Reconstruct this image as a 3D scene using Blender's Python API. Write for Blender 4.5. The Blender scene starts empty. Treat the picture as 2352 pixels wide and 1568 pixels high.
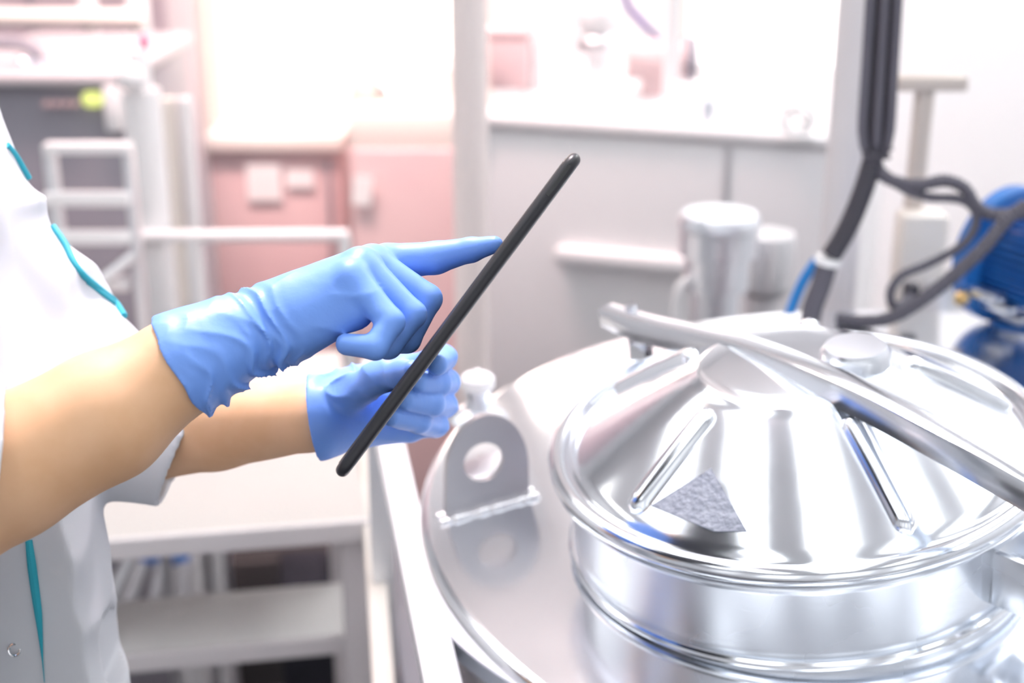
import bpy, bmesh, math, random
import numpy as np
from mathutils import Vector, Matrix
random.seed(4)
C = bpy.context.scene.collection
SC = bpy.context.scene
PI = math.pi
# ------------------------------------------------------------------ camera
FPX = 3267.0; PITCH = math.radians(20); EYE = np.array([0, 0, 1.5])
CR = np.array([1, 0, 0.]); CF = np.array([0, math.cos(PITCH), -math.sin(PITCH)]); CU = np.array([0, math.sin(PITCH), math.cos(PITCH)])
cd = bpy.data.cameras.new('camera'); cam = bpy.data.objects.new('camera', cd); C.objects.link(cam)
cam.location = (0, 0, 1.5); cam.rotation_euler = (PI/2 - PITCH, 0, 0)
cd.sensor_width = 36; cd.lens = FPX*36/2352; cd.clip_start = .02; cd.clip_end = 100
cd.dof.use_dof = True; cd.dof.focus_distance = .98; cd.dof.aperture_fstop = 3.9
SC.camera = cam
# ------------------------------------------------------------------ world and light
w = bpy.data.worlds.new('world'); SC.world = w; w.use_nodes = True
wn = w.node_tree; wt = wn.nodes.new('ShaderNodeTexCoord'); ws = wn.nodes.new('ShaderNodeSeparateXYZ'); wr_ = wn.nodes.new('ShaderNodeValToRGB')
wn.links.new(wt.outputs['Generated'], ws.inputs[0]); wn.links.new(ws.outputs[2], wr_.inputs[0]); wn.links.new(wr_.outputs[0], wn.nodes['Background'].inputs[0])
wr_.color_ramp.elements[0].color = (.10, .10, .12, 1); wr_.color_ramp.elements[0].position = 0
wr_.color_ramp.elements[1].color = (.90, .95, 1, 1); wr_.color_ramp.elements[1].position = .35
wn.nodes['Background'].inputs[1].default_value = .50
SC.view_settings.view_transform = 'Standard'; SC.view_settings.look = 'None'
SC.view_settings.exposure = .45; SC.view_settings.gamma = 1; SC.view_settings.use_curve_mapping = False
SC.cycles.max_bounces = 8; SC.cycles.glossy_bounces = 5; SC.cycles.diffuse_bounces = 4; SC.cycles.sample_clamp_indirect = 6

def area(name, loc, target, sx, sy, power, col=(1, 1, 1)):
    l = bpy.data.lights.new(name, 'AREA'); l.shape = 'RECTANGLE'; l.size = sx; l.size_y = sy; l.energy = power; l.color = col
    o = bpy.data.objects.new(name, l); C.objects.link(o); o.location = loc
    o.rotation_euler = (Vector(target)-Vector(loc)).to_track_quat('-Z', 'Y').to_euler(); return o
area('daylight_from_window', (-1.0, 5.55, 1.2), (-.3, 0, .6), 3.2, 1.6, 16, (1, .72, .64))
hl = area('hand_fill_light', (-.35, 2.05, 3.22), (-.22, .98, 1.13), .3, .3, 5.2, (1, .84, .90)); hl.data.spread = math.radians(46)  # added lamp; brightens the tops of the arms and gloves
wl = area('added_warm_light', (-.9, 3.2, 3.30), (-.7, 4.6, .2), 1.3, .5, 50, (1, .66, .63)); wl.data.spread = math.radians(100)  # added lamp; puts a pink tint on the cabinets

# ------------------------------------------------------------------ helpers
def P(px, py, d):
    return EYE + (px-1176)/FPX*d*CR + (784-py)/FPX*d*CU + d*CF
def at(px, py, Y):
    v = P(px, py, 1)-EYE; return EYE + v*(Y/v[1])
def atz(px, py, z):
    v = P(px, py, 1)-EYE; return EYE + v*((z-1.5)/v[2])

def tagp(o, label=None, cat=None, group=None, kind=None):
    if label: o['label'] = label
    if cat: o['category'] = cat
    if group: o['group'] = group
    if kind: o['kind'] = kind
    return o
def thing(name, label, cat, loc=(0, 0, 0), rz=0, group=None):
    o = bpy.data.objects.new(name, None); C.objects.link(o); o.location = tuple(loc); o.rotation_euler = (0, 0, rz)
    return tagp(o, label, cat, group)
def mk(name, verts, faces, mat, parent=None, smooth=True, world=True):
    me = bpy.data.meshes.new(name); me.from_pydata([tuple(map(float, v)) for v in verts], [], [tuple(map(int, q)) for q in faces]); me.update()
    return fin(name, me, mat, parent, smooth, world)
def fin(name, me, mat, parent, smooth=True, world=True, sharp=35):
    me.materials.append(mat)
    if smooth:
        me.shade_smooth()
        if sharp: me.set_sharp_from_angle(angle=math.radians(sharp))
    o = bpy.data.objects.new(name, me); C.objects.link(o)
    if parent is not None:
        o.parent = parent
        if world:      # vertices were given in world space: move them into the parent's frame
            m = chain(parent).inverted(); me.transform(m)
    return o
def chain(o):
    m = Matrix.Translation(o.location) @ o.rotation_euler.to_matrix().to_4x4()
    return chain(o.parent) @ m if o.parent else m
class MB:
    """collects shapes into one mesh"""
    def __init__(s): s.v = []; s.f = []
    def add(s, v, f):
        n = len(s.v); s.v += [tuple(map(float, q)) for q in v]; s.f += [tuple(int(i)+n for i in q) for q in f]; return s
    def box(s, c, size, rz=0, b=0, M=None):
        bm = bmesh.new(); bmesh.ops.create_cube(bm, size=1)
        bmesh.ops.scale(bm, vec=size, verts=bm.verts)
        if b: bmesh.ops.bevel(bm, geom=list(bm.edges), offset=b, segments=2, affect='EDGES', profile=.5)
        if M is None: M = Matrix.Translation(tuple(c)) @ Matrix.Rotation(rz, 4, 'Z')
        bm.transform(M); bm.verts.index_update()
        s.add([v.co[:] for v in bm.verts], [[v.index for v in f.verts] for f in bm.faces]); bm.free(); return s
    def lathe(s, prof, M=None, n=64, cap=False):
        """prof: list of (r,z); r=0 at an end closes it"""
        M = M or Matrix.Identity(4); v = []; f = []; rings = []
        for r, z in prof:
            if r <= 1e-6: rings.append([len(v)]); v.append(M @ Vector((0, 0, z)))
            else:
                rings.append(list(range(len(v), len(v)+n)))
                v += [M @ Vector((r*math.cos(2*PI*k/n), r*math.sin(2*PI*k/n), z)) for k in range(n)]
        for a, b in zip(rings, rings[1:]):
            for k in range(n):
                k2 = (k+1) % n
                if len(a) == 1 and len(b) == 1: continue
                if len(a) == 1: f.append((a[0], b[k2], b[k])) if False else f.append((a[0], b[k], b[k2]))
                elif len(b) == 1: f.append((a[k], a[k2], b[0]))
                else: f.append((a[k], a[k2], b[k2], b[k]))
        return s.add(v, f)
    def cyl(s, a, b, r, r2=None, n=32):
        a = Vector(tuple(a)); b = Vector(tuple(b)); d = b-a; L = d.length; r2 = r if r2 is None else r2
        M = Matrix.Translation(a) @ d.to_track_quat('Z', 'Y').to_matrix().to_4x4()
        return s.lathe([(0, 0), (r, 0), (r2, L), (0, L)], M, n)
    def sphere(s, c, r, sz=1, n=24):
        return s.lathe([(r*math.sin(PI*i/16), -r*sz*math.cos(PI*i/16)) for i in range(17)], Matrix.Translation(tuple(c)), n)
    def torus(s, c, R, r, M=None, n=64, m=12, arc=(0, 2*PI)):
        M = M or Matrix.Translation(tuple(c)); v = []; f = []
        full = abs(arc[1]-arc[0]-2*PI) < 1e-5; N = n if full else n+1
        for i in range(N):
            t = arc[0]+(arc[1]-arc[0])*i/n
            for j in range(m):
                q = 2*PI*j/m; v.append(M @ Vector(((R+r*math.cos(q))*math.cos(t), (R+r*math.cos(q))*math.sin(t), r*math.sin(q))))
        for i in range(n):
            i2 = (i+1) % N
            for j in range(m): f.append((i*m+j, i2*m+j, i2*m+(j+1) % m, i*m+(j+1) % m))
        return s.add(v, f)
    def tube(s, pts, r, n=14, step=None, ridge=0, pitch=.006, flat=1.0, up=None):
        P0 = spline(pts, step or .01); m = len(P0); r = np.interp(np.linspace(0, 1, m), np.linspace(0, 1, len(np.atleast_1d(r))), np.atleast_1d(r)) if np.ndim(r) else np.full(m, float(r))
        T = np.gradient(P0, axis=0); T /= np.linalg.norm(T, axis=1)[:, None]+1e-12
        N = np.cross(T[0], [0, 0, 1.]) if up is None else np.array(up, float)
        if np.linalg.norm(N) < .1: N = np.array([1., 0, 0])
        S = np.r_[0, np.cumsum(np.linalg.norm(np.diff(P0, axis=0), axis=1))]; v = []; f = []
        for i in range(m):
            N = N-(N@T[i])*T[i]; N /= np.linalg.norm(N); B = np.cross(T[i], N)
            rr = r[i]*(1+ridge*(1 if math.sin(2*PI*S[i]/pitch) > 0 else -1))
            for j in range(n):
                q = 2*PI*j/n; v.append(P0[i]+rr*(math.cos(q)*N*flat+math.sin(q)*B))
        for i in range(m-1):
            for j in range(n): f.append((i*n+j, i*n+(j+1) % n, (i+1)*n+(j+1) % n, (i+1)*n+j))
        f.append(tuple(range(n))[::-1]); f.append(tuple(range((m-1)*n, m*n)))
        return s.add(v, f)
    def prism(s, poly, a, b):
        """poly: list of 3d points, extruded by vector b-a"""
        d = np.array(b, float)-np.array(a, float); n = len(poly); v = [np.array(p, float) for p in poly]; v += [p+d for p in v]
        return s.add(v, [tuple(range(n))[::-1], tuple(range(n, 2*n))]+[(i, (i+1) % n, n+(i+1) % n, n+i) for i in range(n)])
    def build(s, name, mat, parent=None, smooth=True, sharp=35):
        me = bpy.data.meshes.new(name); me.from_pydata(s.v, [], s.f); me.update()
        bm = bmesh.new(); bm.from_mesh(me); bmesh.ops.recalc_face_normals(bm, faces=bm.faces); bm.to_mesh(me); bm.free()
        return fin(name, me, mat, parent, smooth, True, sharp)
def spline(pts, step):
    p = np.array([np.array(q, float) for q in pts]); 
    if len(p) == 2: 
        n = max(2, int(np.linalg.norm(p[1]-p[0])/step)); return p[0]+(p[1]-p[0])*np.linspace(0, 1, n)[:, None]
    q = np.vstack([2*p[0]-p[1], p, 2*p[-1]-p[-2]]); out = []
    for i in range(1, len(q)-2):
        n = max(2, int(np.linalg.norm(q[i+1]-q[i])/step)); t = np.linspace(0, 1, n, endpoint=False)[:, None]
        out.append(.5*((2*q[i])+(-q[i-1]+q[i+1])*t+(2*q[i-1]-5*q[i]+4*q[i+1]-q[i+2])*t**2+(-q[i-1]+3*q[i]-3*q[i+1]+q[i+2])*t**3))
    out.append(p[-1:]); return np.vstack(out)
def wave(x, y, z, f, seed, n=7):
    """smooth pseudo-noise, about -1..1"""
    g = np.random.default_rng(seed); o = 0
    for i in range(n):
        k = g.normal(size=3); k *= f*g.uniform(.6, 1.5)/np.linalg.norm(k); o = o+np.sin(k[0]*x+k[1]*y+k[2]*z+g.uniform(0, 6.28))
    return o/math.sqrt(n)*.9
class Field:
    """signed distance on a grid, turned into one continuous surface"""
    def __init__(s, lo, hi, h):
        s.lo = np.array(lo, float); s.h = h; s.n = np.ceil((np.array(hi)-s.lo)/h).astype(int)+1
        s.a = np.full(s.n, 1.0, np.float32)
    def sub(s, lo, hi):
        i0 = np.clip(np.floor((lo-s.lo)/s.h).astype(int), 0, s.n); i1 = np.clip(np.ceil((hi-s.lo)/s.h).astype(int)+1, 0, s.n)
        sl = tuple(slice(a, b) for a, b in zip(i0, i1))
        g = [((np.arange(a, b)*s.h)+o).astype(np.float32) for a, b, o in zip(i0, i1, s.lo)]
        return sl, g[0][:, None, None], g[1][None, :, None], g[2][None, None, :]
    def put(s, sl, d, k, mode='u'):
        A = s.a[sl]
        if A.size == 0: return
        if mode == 'u':
            if k > 0: q = np.maximum(k-np.abs(A-d), 0)/k; s.a[sl] = np.minimum(A, d)-q*q*k*.25
            else: s.a[sl] = np.minimum(A, d)
        else:
            d = -d
            if k > 0: q = np.maximum(k-np.abs(A-d), 0)/k; s.a[sl] = np.maximum(A, d)+q*q*k*.25
            else: s.a[sl] = np.maximum(A, d)
    def cap(s, a, b, ra, rb, k=.01, mode='u', sq=None):
        """tapered capsule; sq=(axis vector, factor) squashes the section along the axis"""
        a = np.array(a, float); b = np.array(b, float); m = max(ra, rb)*(1.6 if sq is not None else 1)+k+4*s.h
        sl, X, Y, Z = s.sub(np.minimum(a, b)-m, np.maximum(a, b)+m); d = b-a
        px, py, pz = X-a[0], Y-a[1], Z-a[2]; L = max(float(d@d), 1e-9)
        t = np.clip((px*d[0]+py*d[1]+pz*d[2])/L, 0, 1)
        qx, qy, qz = px-t*d[0], py-t*d[1], pz-t*d[2]
        if sq is not None:
            n, fac = sq; n = np.array(n)/np.linalg.norm(n); e = (qx*n[0]+qy*n[1]+qz*n[2])*(1/fac-1)
            qx, qy, qz = qx+e*n[0], qy+e*n[1], qz+e*n[2]
        s.put(sl, (np.sqrt(qx*qx+qy*qy+qz*qz)-(ra+t*(rb-ra))).astype(np.float32), k, mode)
    def chain(s, js, k=.01, mode='u', sq=None, dr=0):
        for (a, ra), (b, rb) in zip(js, js[1:]): s.cap(a, b, ra+dr, rb+dr, k, mode, sq)
    def ell(s, c, r, k=.01, mode='u', rot=None):
        c = np.array(c, float); r = np.array(r, float); m = r.max()+k+4*s.h; sl, X, Y, Z = s.sub(c-m, c+m)
        x, y, z = X-c[0], Y-c[1], Z-c[2]
        if rot is not None: x, y, z = [rot[i][0]*x+rot[i][1]*y+rot[i][2]*z for i in range(3)]
        k0 = np.sqrt((x/r[0])**2+(y/r[1])**2+(z/r[2])**2); k1 = np.sqrt((x/r[0]**2)**2+(y/r[1]**2)**2+(z/r[2]**2)**2)+1e-6
        s.put(sl, (k0*(k0-1)/k1).astype(np.float32), k, mode)
    def grid(s):
        return [(np.arange(n)*s.h+o).astype(np.float32).reshape([-1 if i == j else 1 for j in range(3)]) for i, (n, o) in enumerate(zip(s.n, s.lo))]
    def cut(s, pt, n):
        """keep the side the normal points to"""
        X, Y, Z = s.grid(); n = np.array(n, float)/np.linalg.norm(n)
        s.a = np.maximum(s.a, (-((X-pt[0])*n[0]+(Y-pt[1])*n[1]+(Z-pt[2])*n[2])).astype(np.float32))
    def disp(s, fn, band=.02):
        """add fn(x,y,z) to the distance near the surface"""
        i = np.nonzero(np.abs(s.a) < band); X = [(i[k]*s.h+s.lo[k]).astype(np.float32) for k in range(3)]
        s.a[i] += fn(*X).astype(np.float32)
    def val(s, p):
        i = np.round((np.array(p)-s.lo)/s.h).astype(int)
        return float(s.a[tuple(i)]) if (i >= 0).all() and (i < s.n).all() else .05
    def hit(s, px, py, d0=.6, d1=1.6):
        for d in np.arange(d0, d1, s.h*.5):
            if s.val(P(px, py, d)) < 0: return P(px, py, d-s.h*.4)
        return None
    def mesh(s):
        A = s.a; ins = A < 0; nx, ny, nz = A.shape; m = np.zeros((nx-1, ny-1, nz-1), np.uint8)
        for i in (0, 1):
            for j in (0, 1):
                for k in (0, 1): m += ins[i:nx-1+i, j:ny-1+j, k:nz-1+k]
        act = (m > 0) & (m < 8); ids = np.full(act.shape, -1, np.int32); c = np.argwhere(act); ids[act] = np.arange(len(c))
        acc = np.zeros((len(c), 3)); cnt = np.zeros(len(c))
        corner = [(i, j, k) for i in (0, 1) for j in (0, 1) for k in (0, 1)]; cv = {q: A[c[:, 0]+q[0], c[:, 1]+q[1], c[:, 2]+q[2]] for q in corner}
        for q in corner:
            for ax in range(3):
                if q[ax]: continue
                r = list(q); r[ax] = 1; r = tuple(r); a = cv[q]; b = cv[r]; x = (a < 0) != (b < 0)
                t = a[x]/(a[x]-b[x]); pt = np.tile(np.array(q, float), (x.sum(), 1)); pt[:, ax] += t; acc[x] += pt; cnt[x] += 1
        V = (c+acc/cnt[:, None])*s.h+s.lo; F = []
        for ax in range(3):
            a, b = (ax+1) % 3, (ax+2) % 3
            lo = [slice(None)]*3; hi = [slice(None)]*3; lo[ax] = slice(0, -1); hi[ax] = slice(1, None)
            e = np.argwhere(ins[tuple(lo)] != ins[tuple(hi)]); ok = (e[:, a] > 0) & (e[:, b] > 0) & (e[:, a] < A.shape[a]-1) & (e[:, b] < A.shape[b]-1); e = e[ok]
            def cell(da, db):
                g = e.copy(); g[:, a] -= da; g[:, b] -= db; return ids[g[:, 0], g[:, 1], g[:, 2]]
            Q = np.stack([cell(1, 1), cell(0, 1), cell(0, 0), cell(1, 0)], 1); fl = ~ins[e[:, 0], e[:, 1], e[:, 2]]
            Q[fl] = Q[fl][:, ::-1]; F.append(Q)
        F = np.vstack(F); F = F[(F >= 0).all(1)]
        return V, F
    def build(s, name, mat, parent=None, relax=0):
        V, F = s.mesh(); me = bpy.data.meshes.new(name)
        me.vertices.add(len(V)); me.vertices.foreach_set('co', V.astype(np.float32).ravel()); me.loops.add(F.size); me.loops.foreach_set('vertex_index', F.ravel().astype(np.int32))
        me.polygons.add(len(F)); me.polygons.foreach_set('loop_start', (np.arange(len(F))*4).astype(np.int32)); me.update(calc_edges=True); me.validate()
        if relax:
            bm = bmesh.new(); bm.from_mesh(me)
            for _ in range(relax): bmesh.ops.smooth_vert(bm, verts=bm.verts, factor=.5, use_axis_x=True, use_axis_y=True, use_axis_z=True)
            bm.to_mesh(me); bm.free()
        return fin(name, me, mat, parent, True, True, 0)

# ------------------------------------------------------------------ materials
def mat(name, col, rough=.5, metal=0, bump=None, spec=None, emit=None, coat=0, sss=0, vary=None, aniso=0, trans=0):
    m = bpy.data.materials.new(name); m.use_nodes = True; nt = m.node_tree; b = nt.nodes['Principled BSDF']
    b.inputs['Base Color'].default_value = (*col, 1); b.inputs['Roughness'].default_value = rough; b.inputs['Metallic'].default_value = metal
    if spec is not None: b.inputs['Specular IOR Level'].default_value = spec
    if coat: b.inputs['Coat Weight'].default_value = coat; b.inputs['Coat Roughness'].default_value = .15
    if trans: b.inputs['Transmission Weight'].default_value = trans
    if sss: b.inputs['Subsurface Weight'].default_value = sss; b.inputs['Subsurface Radius'].default_value = (1, .35, .2); b.inputs['Subsurface Scale'].default_value = .012
    if emit: b.inputs['Emission Color'].default_value = (*emit[0], 1); b.inputs['Emission Strength'].default_value = emit[1]
    tc = nt.nodes.new('ShaderNodeTexCoord')
    def noise(scale, stretch=(1, 1, 1), detail=4):
        mp = nt.nodes.new('ShaderNodeMapping'); mp.inputs['Scale'].default_value = stretch; nt.links.new(tc.outputs['Object'], mp.inputs[0])
        n = nt.nodes.new('ShaderNodeTexNoise'); n.inputs['Scale'].default_value = scale; n.inputs['Detail'].default_value = detail; nt.links.new(mp.outputs[0], n.inputs[0]); return n
    if bump:
        scale, strength, dist = bump[:3]; n = noise(scale, bump[3] if len(bump) > 3 else (1, 1, 1))
        bp = nt.nodes.new('ShaderNodeBump'); bp.inputs['Strength'].default_value = strength; bp.inputs['Distance'].default_value = dist
        nt.links.new(n.outputs[0], bp.inputs['Height']); nt.links.new(bp.outputs[0], b.inputs['Normal'])
    if vary:   # (scale, colour2, rough2, stretch)
        n = noise(vary[0], vary[3] if len(vary) > 3 else (1, 1, 1)); r = nt.nodes.new('ShaderNodeValToRGB'); r.color_ramp.elements[0].position = .38; r.color_ramp.elements[1].position = .62
        r.color_ramp.elements[0].color = (*col, 1); r.color_ramp.elements[1].color = (*vary[1], 1); nt.links.new(n.outputs[0], r.inputs[0]); nt.links.new(r.outputs[0], b.inputs['Base Color'])
        mr = nt.nodes.new('ShaderNodeMapRange'); mr.inputs['From Min'].default_value = .35; mr.inputs['From Max'].default_value = .65; mr.inputs['To Min'].default_value = rough; mr.inputs['To Max'].default_value = vary[2]
        nt.links.new(n.outputs[0], mr.inputs[0]); nt.links.new(mr.outputs[0], b.inputs['Roughness'])
    return m
M = dict(
    polish=mat('polished_steel', (.88, .91, .95), .11, 1, bump=(14, .05, .004), vary=(6, (.84, .87, .92), .18)),
    satin=mat('satin_steel', (.82, .85, .90), .26, 1, bump=(260, .05, .0006, (.05, .05, 1)), vary=(5, (.78, .81, .86), .32)),
    top=mat('tank_top_steel', (.90, .93, .97), .11, 1, bump=(9, .03, .004), vary=(4, (.88, .90, .94), .17)),
    soft=mat('matt_steel', (.74, .74, .76), .42, 1, bump=(120, .08, .001, (.1, .1, 1))),
    tanksteel=mat('hall_tank_steel', (.84, .83, .84), .45, .5, vary=(1.3, (.76, .75, .77), .5, (1, 1, .4))),
    glove=mat('nitrile_blue', (.165, .34, .84), .46, 0, bump=(120, .28, .0012), spec=.5, sss=.0),
    skin=mat('skin', (.76, .47, .28), .5, 0, bump=(700, .10, .0004), sss=.05, vary=(26, (.71, .42, .235), .56)),
    cloth=mat('white_cotton', (.62, .635, .67), .8, 0, bump=(900, .12, .0005)),
    teal=mat('teal_piping', (.02, .36, .46), .6),
    hair=mat('brown_hair', (.09, .05, .03), .6, bump=(200, .6, .004, (1, 1, .1))),
    trouser=mat('white_trousers', (.75, .76, .8), .8),
    shoe=mat('white_shoe', (.7, .7, .72), .5),
    tabbody=mat('anthracite_tablet', (.018, .018, .024), .36, 0, bump=(900, .05, .0002), spec=.5),
    glass=mat('screen_glass', (.01, .01, .013), .05, 0, spec=.6),
    chrome=mat('chrome', (.8, .8, .82), .12, 1),
    dark=mat('black_rubber', (.045, .042, .055), .5),
    hose=mat('grey_corrugated_hose', (.10, .095, .12), .5),
    bluehose=mat('blue_hose', (.01, .22, .62), .4),
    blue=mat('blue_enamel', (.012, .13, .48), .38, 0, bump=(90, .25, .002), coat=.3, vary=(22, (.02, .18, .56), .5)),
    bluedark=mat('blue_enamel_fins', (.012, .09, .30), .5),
    brass=mat('brass', (.80, .60, .30), .3, .9),
    cream=mat('cream_paint', (.80, .75, .70), .5, vary=(8, (.77, .71, .65), .6)),
    white=mat('white_plastic', (.86, .85, .86), .45),
    wall=mat('wall_paint', (.90, .91, .93), .85, bump=(60, .1, .002)),
    ceil=mat('ceiling_paint', (.80, .81, .83), .9),
    floor=mat('hall_floor', (.09, .09, .10), .4, vary=(2.5, (.07, .07, .08), .5)),
    grate=mat('platform_deck', (.16, .16, .18), .5, .6, bump=(80, .4, .004)),
    panelgrey=mat('grey_panel', (.30, .29, .33), .5, vary=(3, (.26, .25, .29), .6)),
    panelrose=mat('beige_cabinet', (.70, .53, .53), .45, vary=(2, (.67, .49, .50), .5)),
    frame=mat('window_frame', (.85, .80, .74), .5),
    paper=mat('paper_sheet', (.93, .92, .91), .8),
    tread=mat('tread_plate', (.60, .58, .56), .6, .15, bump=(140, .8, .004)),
    flat=mat('flat_bar_steel', (.88, .90, .93), .42, .7),
    postpaint=mat('post_paint', (.74, .70, .71), .5),
    columnpaint=mat('column_paint', (.84, .75, .73), .55),
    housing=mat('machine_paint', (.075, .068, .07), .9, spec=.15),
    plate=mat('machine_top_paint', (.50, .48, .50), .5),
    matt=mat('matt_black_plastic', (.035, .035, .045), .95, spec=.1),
    backdrop=mat('mauve_backdrop', (.44, .38, .42), .7),
    treadlight=mat('brightened_tread', (.90, .89, .88), .6, bump=(140, .8, .004)),  # copy of the tread plate, coloured lighter to offset the landing's shade
    tan=mat('beige_stand_paint', (.62, .55, .50), .5),
    lug=mat('grey_brushed_lug', (.50, .49, .51), .36, 1, bump=(200, .1, .001, (1, .1, .1))),
    patch=mat('painted_grey_reflection', (.22, .25, .30), .6, .3, bump=(230, .9, .002), vary=(95, (.30, .335, .39), .7)),  # grey of a mirrored shape, painted on as a patch
    stripglow=mat('added_light_panel', (1, 1, 1), .5, emit=((.95, .98, 1), 2.0)),
    paneglow=mat('added_glow_pane', (.9, .9, .9), .5, emit=((.94, .98, 1), .42)),
    lampglass=mat('added_bright_panel', (1, 1, 1), .5, emit=((1, .99, .97), 5)),
    lampwarm=mat('added_warm_panel', (1, .8, .7), .5, emit=((1, .78, .68), 1.6)),
    sky=mat('bright_pane', (.9, .9, .9), .4, emit=((1, .93, .82), 1.5)),
    skyw=mat('white_pane', (.9, .9, .9), .4, emit=((1, .985, .985), 1.0)),
    led=mat('green_indicator', (.75, .8, .2), .4, emit=((.85, .9, .35), .5)),
    purple=mat('violet_cable', (.22, .10, .45), .5),
)
def struct(name, mb, m, smooth=False, parent=None):
    o = mb.build(name, m, parent, smooth)
    if parent is None: o['kind'] = 'structure'
    return o

# ------------------------------------------------------------------ the setting
ZF = -1.0; BX0, BX1, BY, CZ = -4.2, 3.4, 5.7, 3.4
struct('floor', MB().box(((BX0+BX1)/2, 1.6, ZF-.05), (BX1-BX0+.3, 8.6, .1)), M['floor'])
# back wall with two window openings
def opening(px0, px1, py_low, Y):
    a = at(px0, py_low, Y); b = at(px1, py_low, Y); return a[0], b[0], a[2]
w1 = opening(484, 1130, 306, BY); w2 = opening(1545, 1960, 330, BY)
wb = MB(); top = 2.3
def wallpiece(x0, x1, z0, z1): wb.box(((x0+x1)/2, BY+.1, (z0+z1)/2), (x1-x0, .2, z1-z0))
wallpiece(BX0, w1[0], ZF, CZ); wallpiece(w1[0], w1[1], ZF, w1[2]); wallpiece(w1[0], w1[1], top, CZ)
wallpiece(w1[1], w2[0], ZF, CZ); wallpiece(w2[0], w2[1], ZF, w2[2]); wallpiece(w2[0], w2[1], top, CZ); wallpiece(w2[1], BX1, ZF, CZ)
struct('wall_back', wb, M['wall'])
struct('wall_left', MB().box((BX0-.1, 1.6, 1.2), (.2, 8.4, 4.4)), M['wall'])
struct('wall_right', MB().box((BX1+.1, 1.6, 1.2), (.2, 8.4, 4.4)), M['wall'])
struct('ceiling', MB().box(((BX0+BX1)/2, 1.6, CZ+.05), (BX1-BX0+.3, 8.6, .1)), M['ceil'])
def window(name, w, m, bars):
    x0, x1, z0 = w
    p = MB().box(((x0+x1)/2, BY+.14, (z0+top)/2), (x1-x0, .01, top-z0)).build(name, m, None, False); p['kind'] = 'structure'
    fr = MB(); t = .05
    for x in [x0+t/2, x1-t/2]: fr.box((x, BY+.09, (z0+top)/2), (t, .08, top-z0))
    for z in [z0+t/2, top-t/2]: fr.box(((x0+x1)/2, BY+.09, z), (x1-x0-2*t, .079, t))
    for x in bars: fr.box((x, BY+.09, (z0+top)/2), (.03, .06, top-z0-2*t))
    fr.build('window_frame', M['frame'], p, False)
window('window_1', w1, M['sky'], [at(815, 100, BY)[0]])
window('window_2', w2, M['skyw'], [])
struct('trim_1', MB().box(((w1[0]+w1[1])/2, BY-.04, w1[2]-.02), (w1[1]-w1[0]+.2, .12, .05), b=.01), M['frame'])
x = (at(395, 100, BY)[0]+at(482, 100, BY)[0])/2
struct('trim_2', MB().box((x, BY-.03, (w1[2]+top)/2), (abs(at(395, 100, BY)[0]-at(482, 100, BY)[0]), .06, top-w1[2]+.2), b=.01), M['frame'])
# unseen light panels added under the ceiling; they brighten and streak the steel
def added_ceiling_light(x, y, sx, sy, m, label):
    t = thing('added_ceiling_light', label, 'light', (x, y, CZ))
    MB().box((x, y, CZ-.03), (sx+.08, sy+.08, .06), b=.01).build('housing', M['white'], t); MB().box((x, y, CZ-.062), (sx, sy, .01)).build('diffuser', m, t, False)
for i, x in enumerate((-2.0, -.85, .3, 1.45, 2.6)):  # strips with gaps, added for bright streaks in the steel
    added_ceiling_light(x, 1.3, .62, 5.0, M['stripglow'], ['leftmost', 'second from the left', 'middle', 'second from the right', 'rightmost'][i]+' of the five long light strips added over the walkway')
added_ceiling_light(2.3, 3.9, 1.5, 1.5, M['lampglass'], 'square light panel added over the storage tank')  # added to brighten the wall on the right
t = thing('added_hand_lamp', 'round lamp added to light the gloved hands from above', 'light', (-.35, 2.05, CZ))  # unseen lamp body added around the hand fill light
sdir = (Vector((-.22, .98, 1.13))-Vector((-.35, 2.05, 3.22))).normalized(); q = Vector((-.35, 2.05, 3.22)); MB().cyl(q-sdir*.20, q-sdir*.012, .12, .19).build('housing', M['white'], t); MB().cyl((-.35, 2.05, CZ), q-sdir*.15, .02).build('arm', M['white'], t)
added_ceiling_light(-.9, 3.2, 1.3, .5, M['lampwarm'], 'warm light panel added nearer the windows to tint the cabinets')  # added panel to go with the pink tinting lamp
added_ceiling_light(-3.4, 3.0, .3, 2.0, M['lampglass'], 'long narrow ceiling light added over the ladder')
# unseen wall behind the camera; four glowing panes added to band the steel
fw_ = MB(); YB = -2.6; piers = [BX0, -3.5, -2.3, -1.6, -.4, .2, 1.4, 2.0, 3.1, BX1]
for a, b in zip(piers[::2], piers[1::2]): fw_.box(((a+b)/2, YB, 1.65), (b-a, .2, 3.3-.0))
fw_.box(((BX0+BX1)/2, YB, -.25), (BX1-BX0, .19, 1.5)).box(((BX0+BX1)/2, YB, 3.2), (BX1-BX0, .19, .4))
struct('wall_front', fw_, M['wall'])
for k, (a, b) in enumerate(zip(piers[1::2][:4], piers[2::2])):
    p = MB().box(((a+b)/2, YB-.05, 1.75), (b-a, .01, 2.5)).build('window_%d' % (k+3), M['paneglow'], None, False); p['kind'] = 'structure'  # glowing pane, added for fill and upright bands on the neck
# the platform the person stands on
pl = thing('work_platform', 'grey metal deck of the raised walkway under the person', 'platform', (-.6, .6, ZF))
MB().box((-.80, .50, -.02), (1.2, 1.8, .04), b=.004).build('deck', M['grate'], pl, False)
for x in (-1.35, -.25):
    for y in (-.35, 1.35): MB().box((x, y, (ZF-.04)/2), (.06, .06, -.04-ZF)).build('leg', M['satin'], pl, False)

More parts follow.
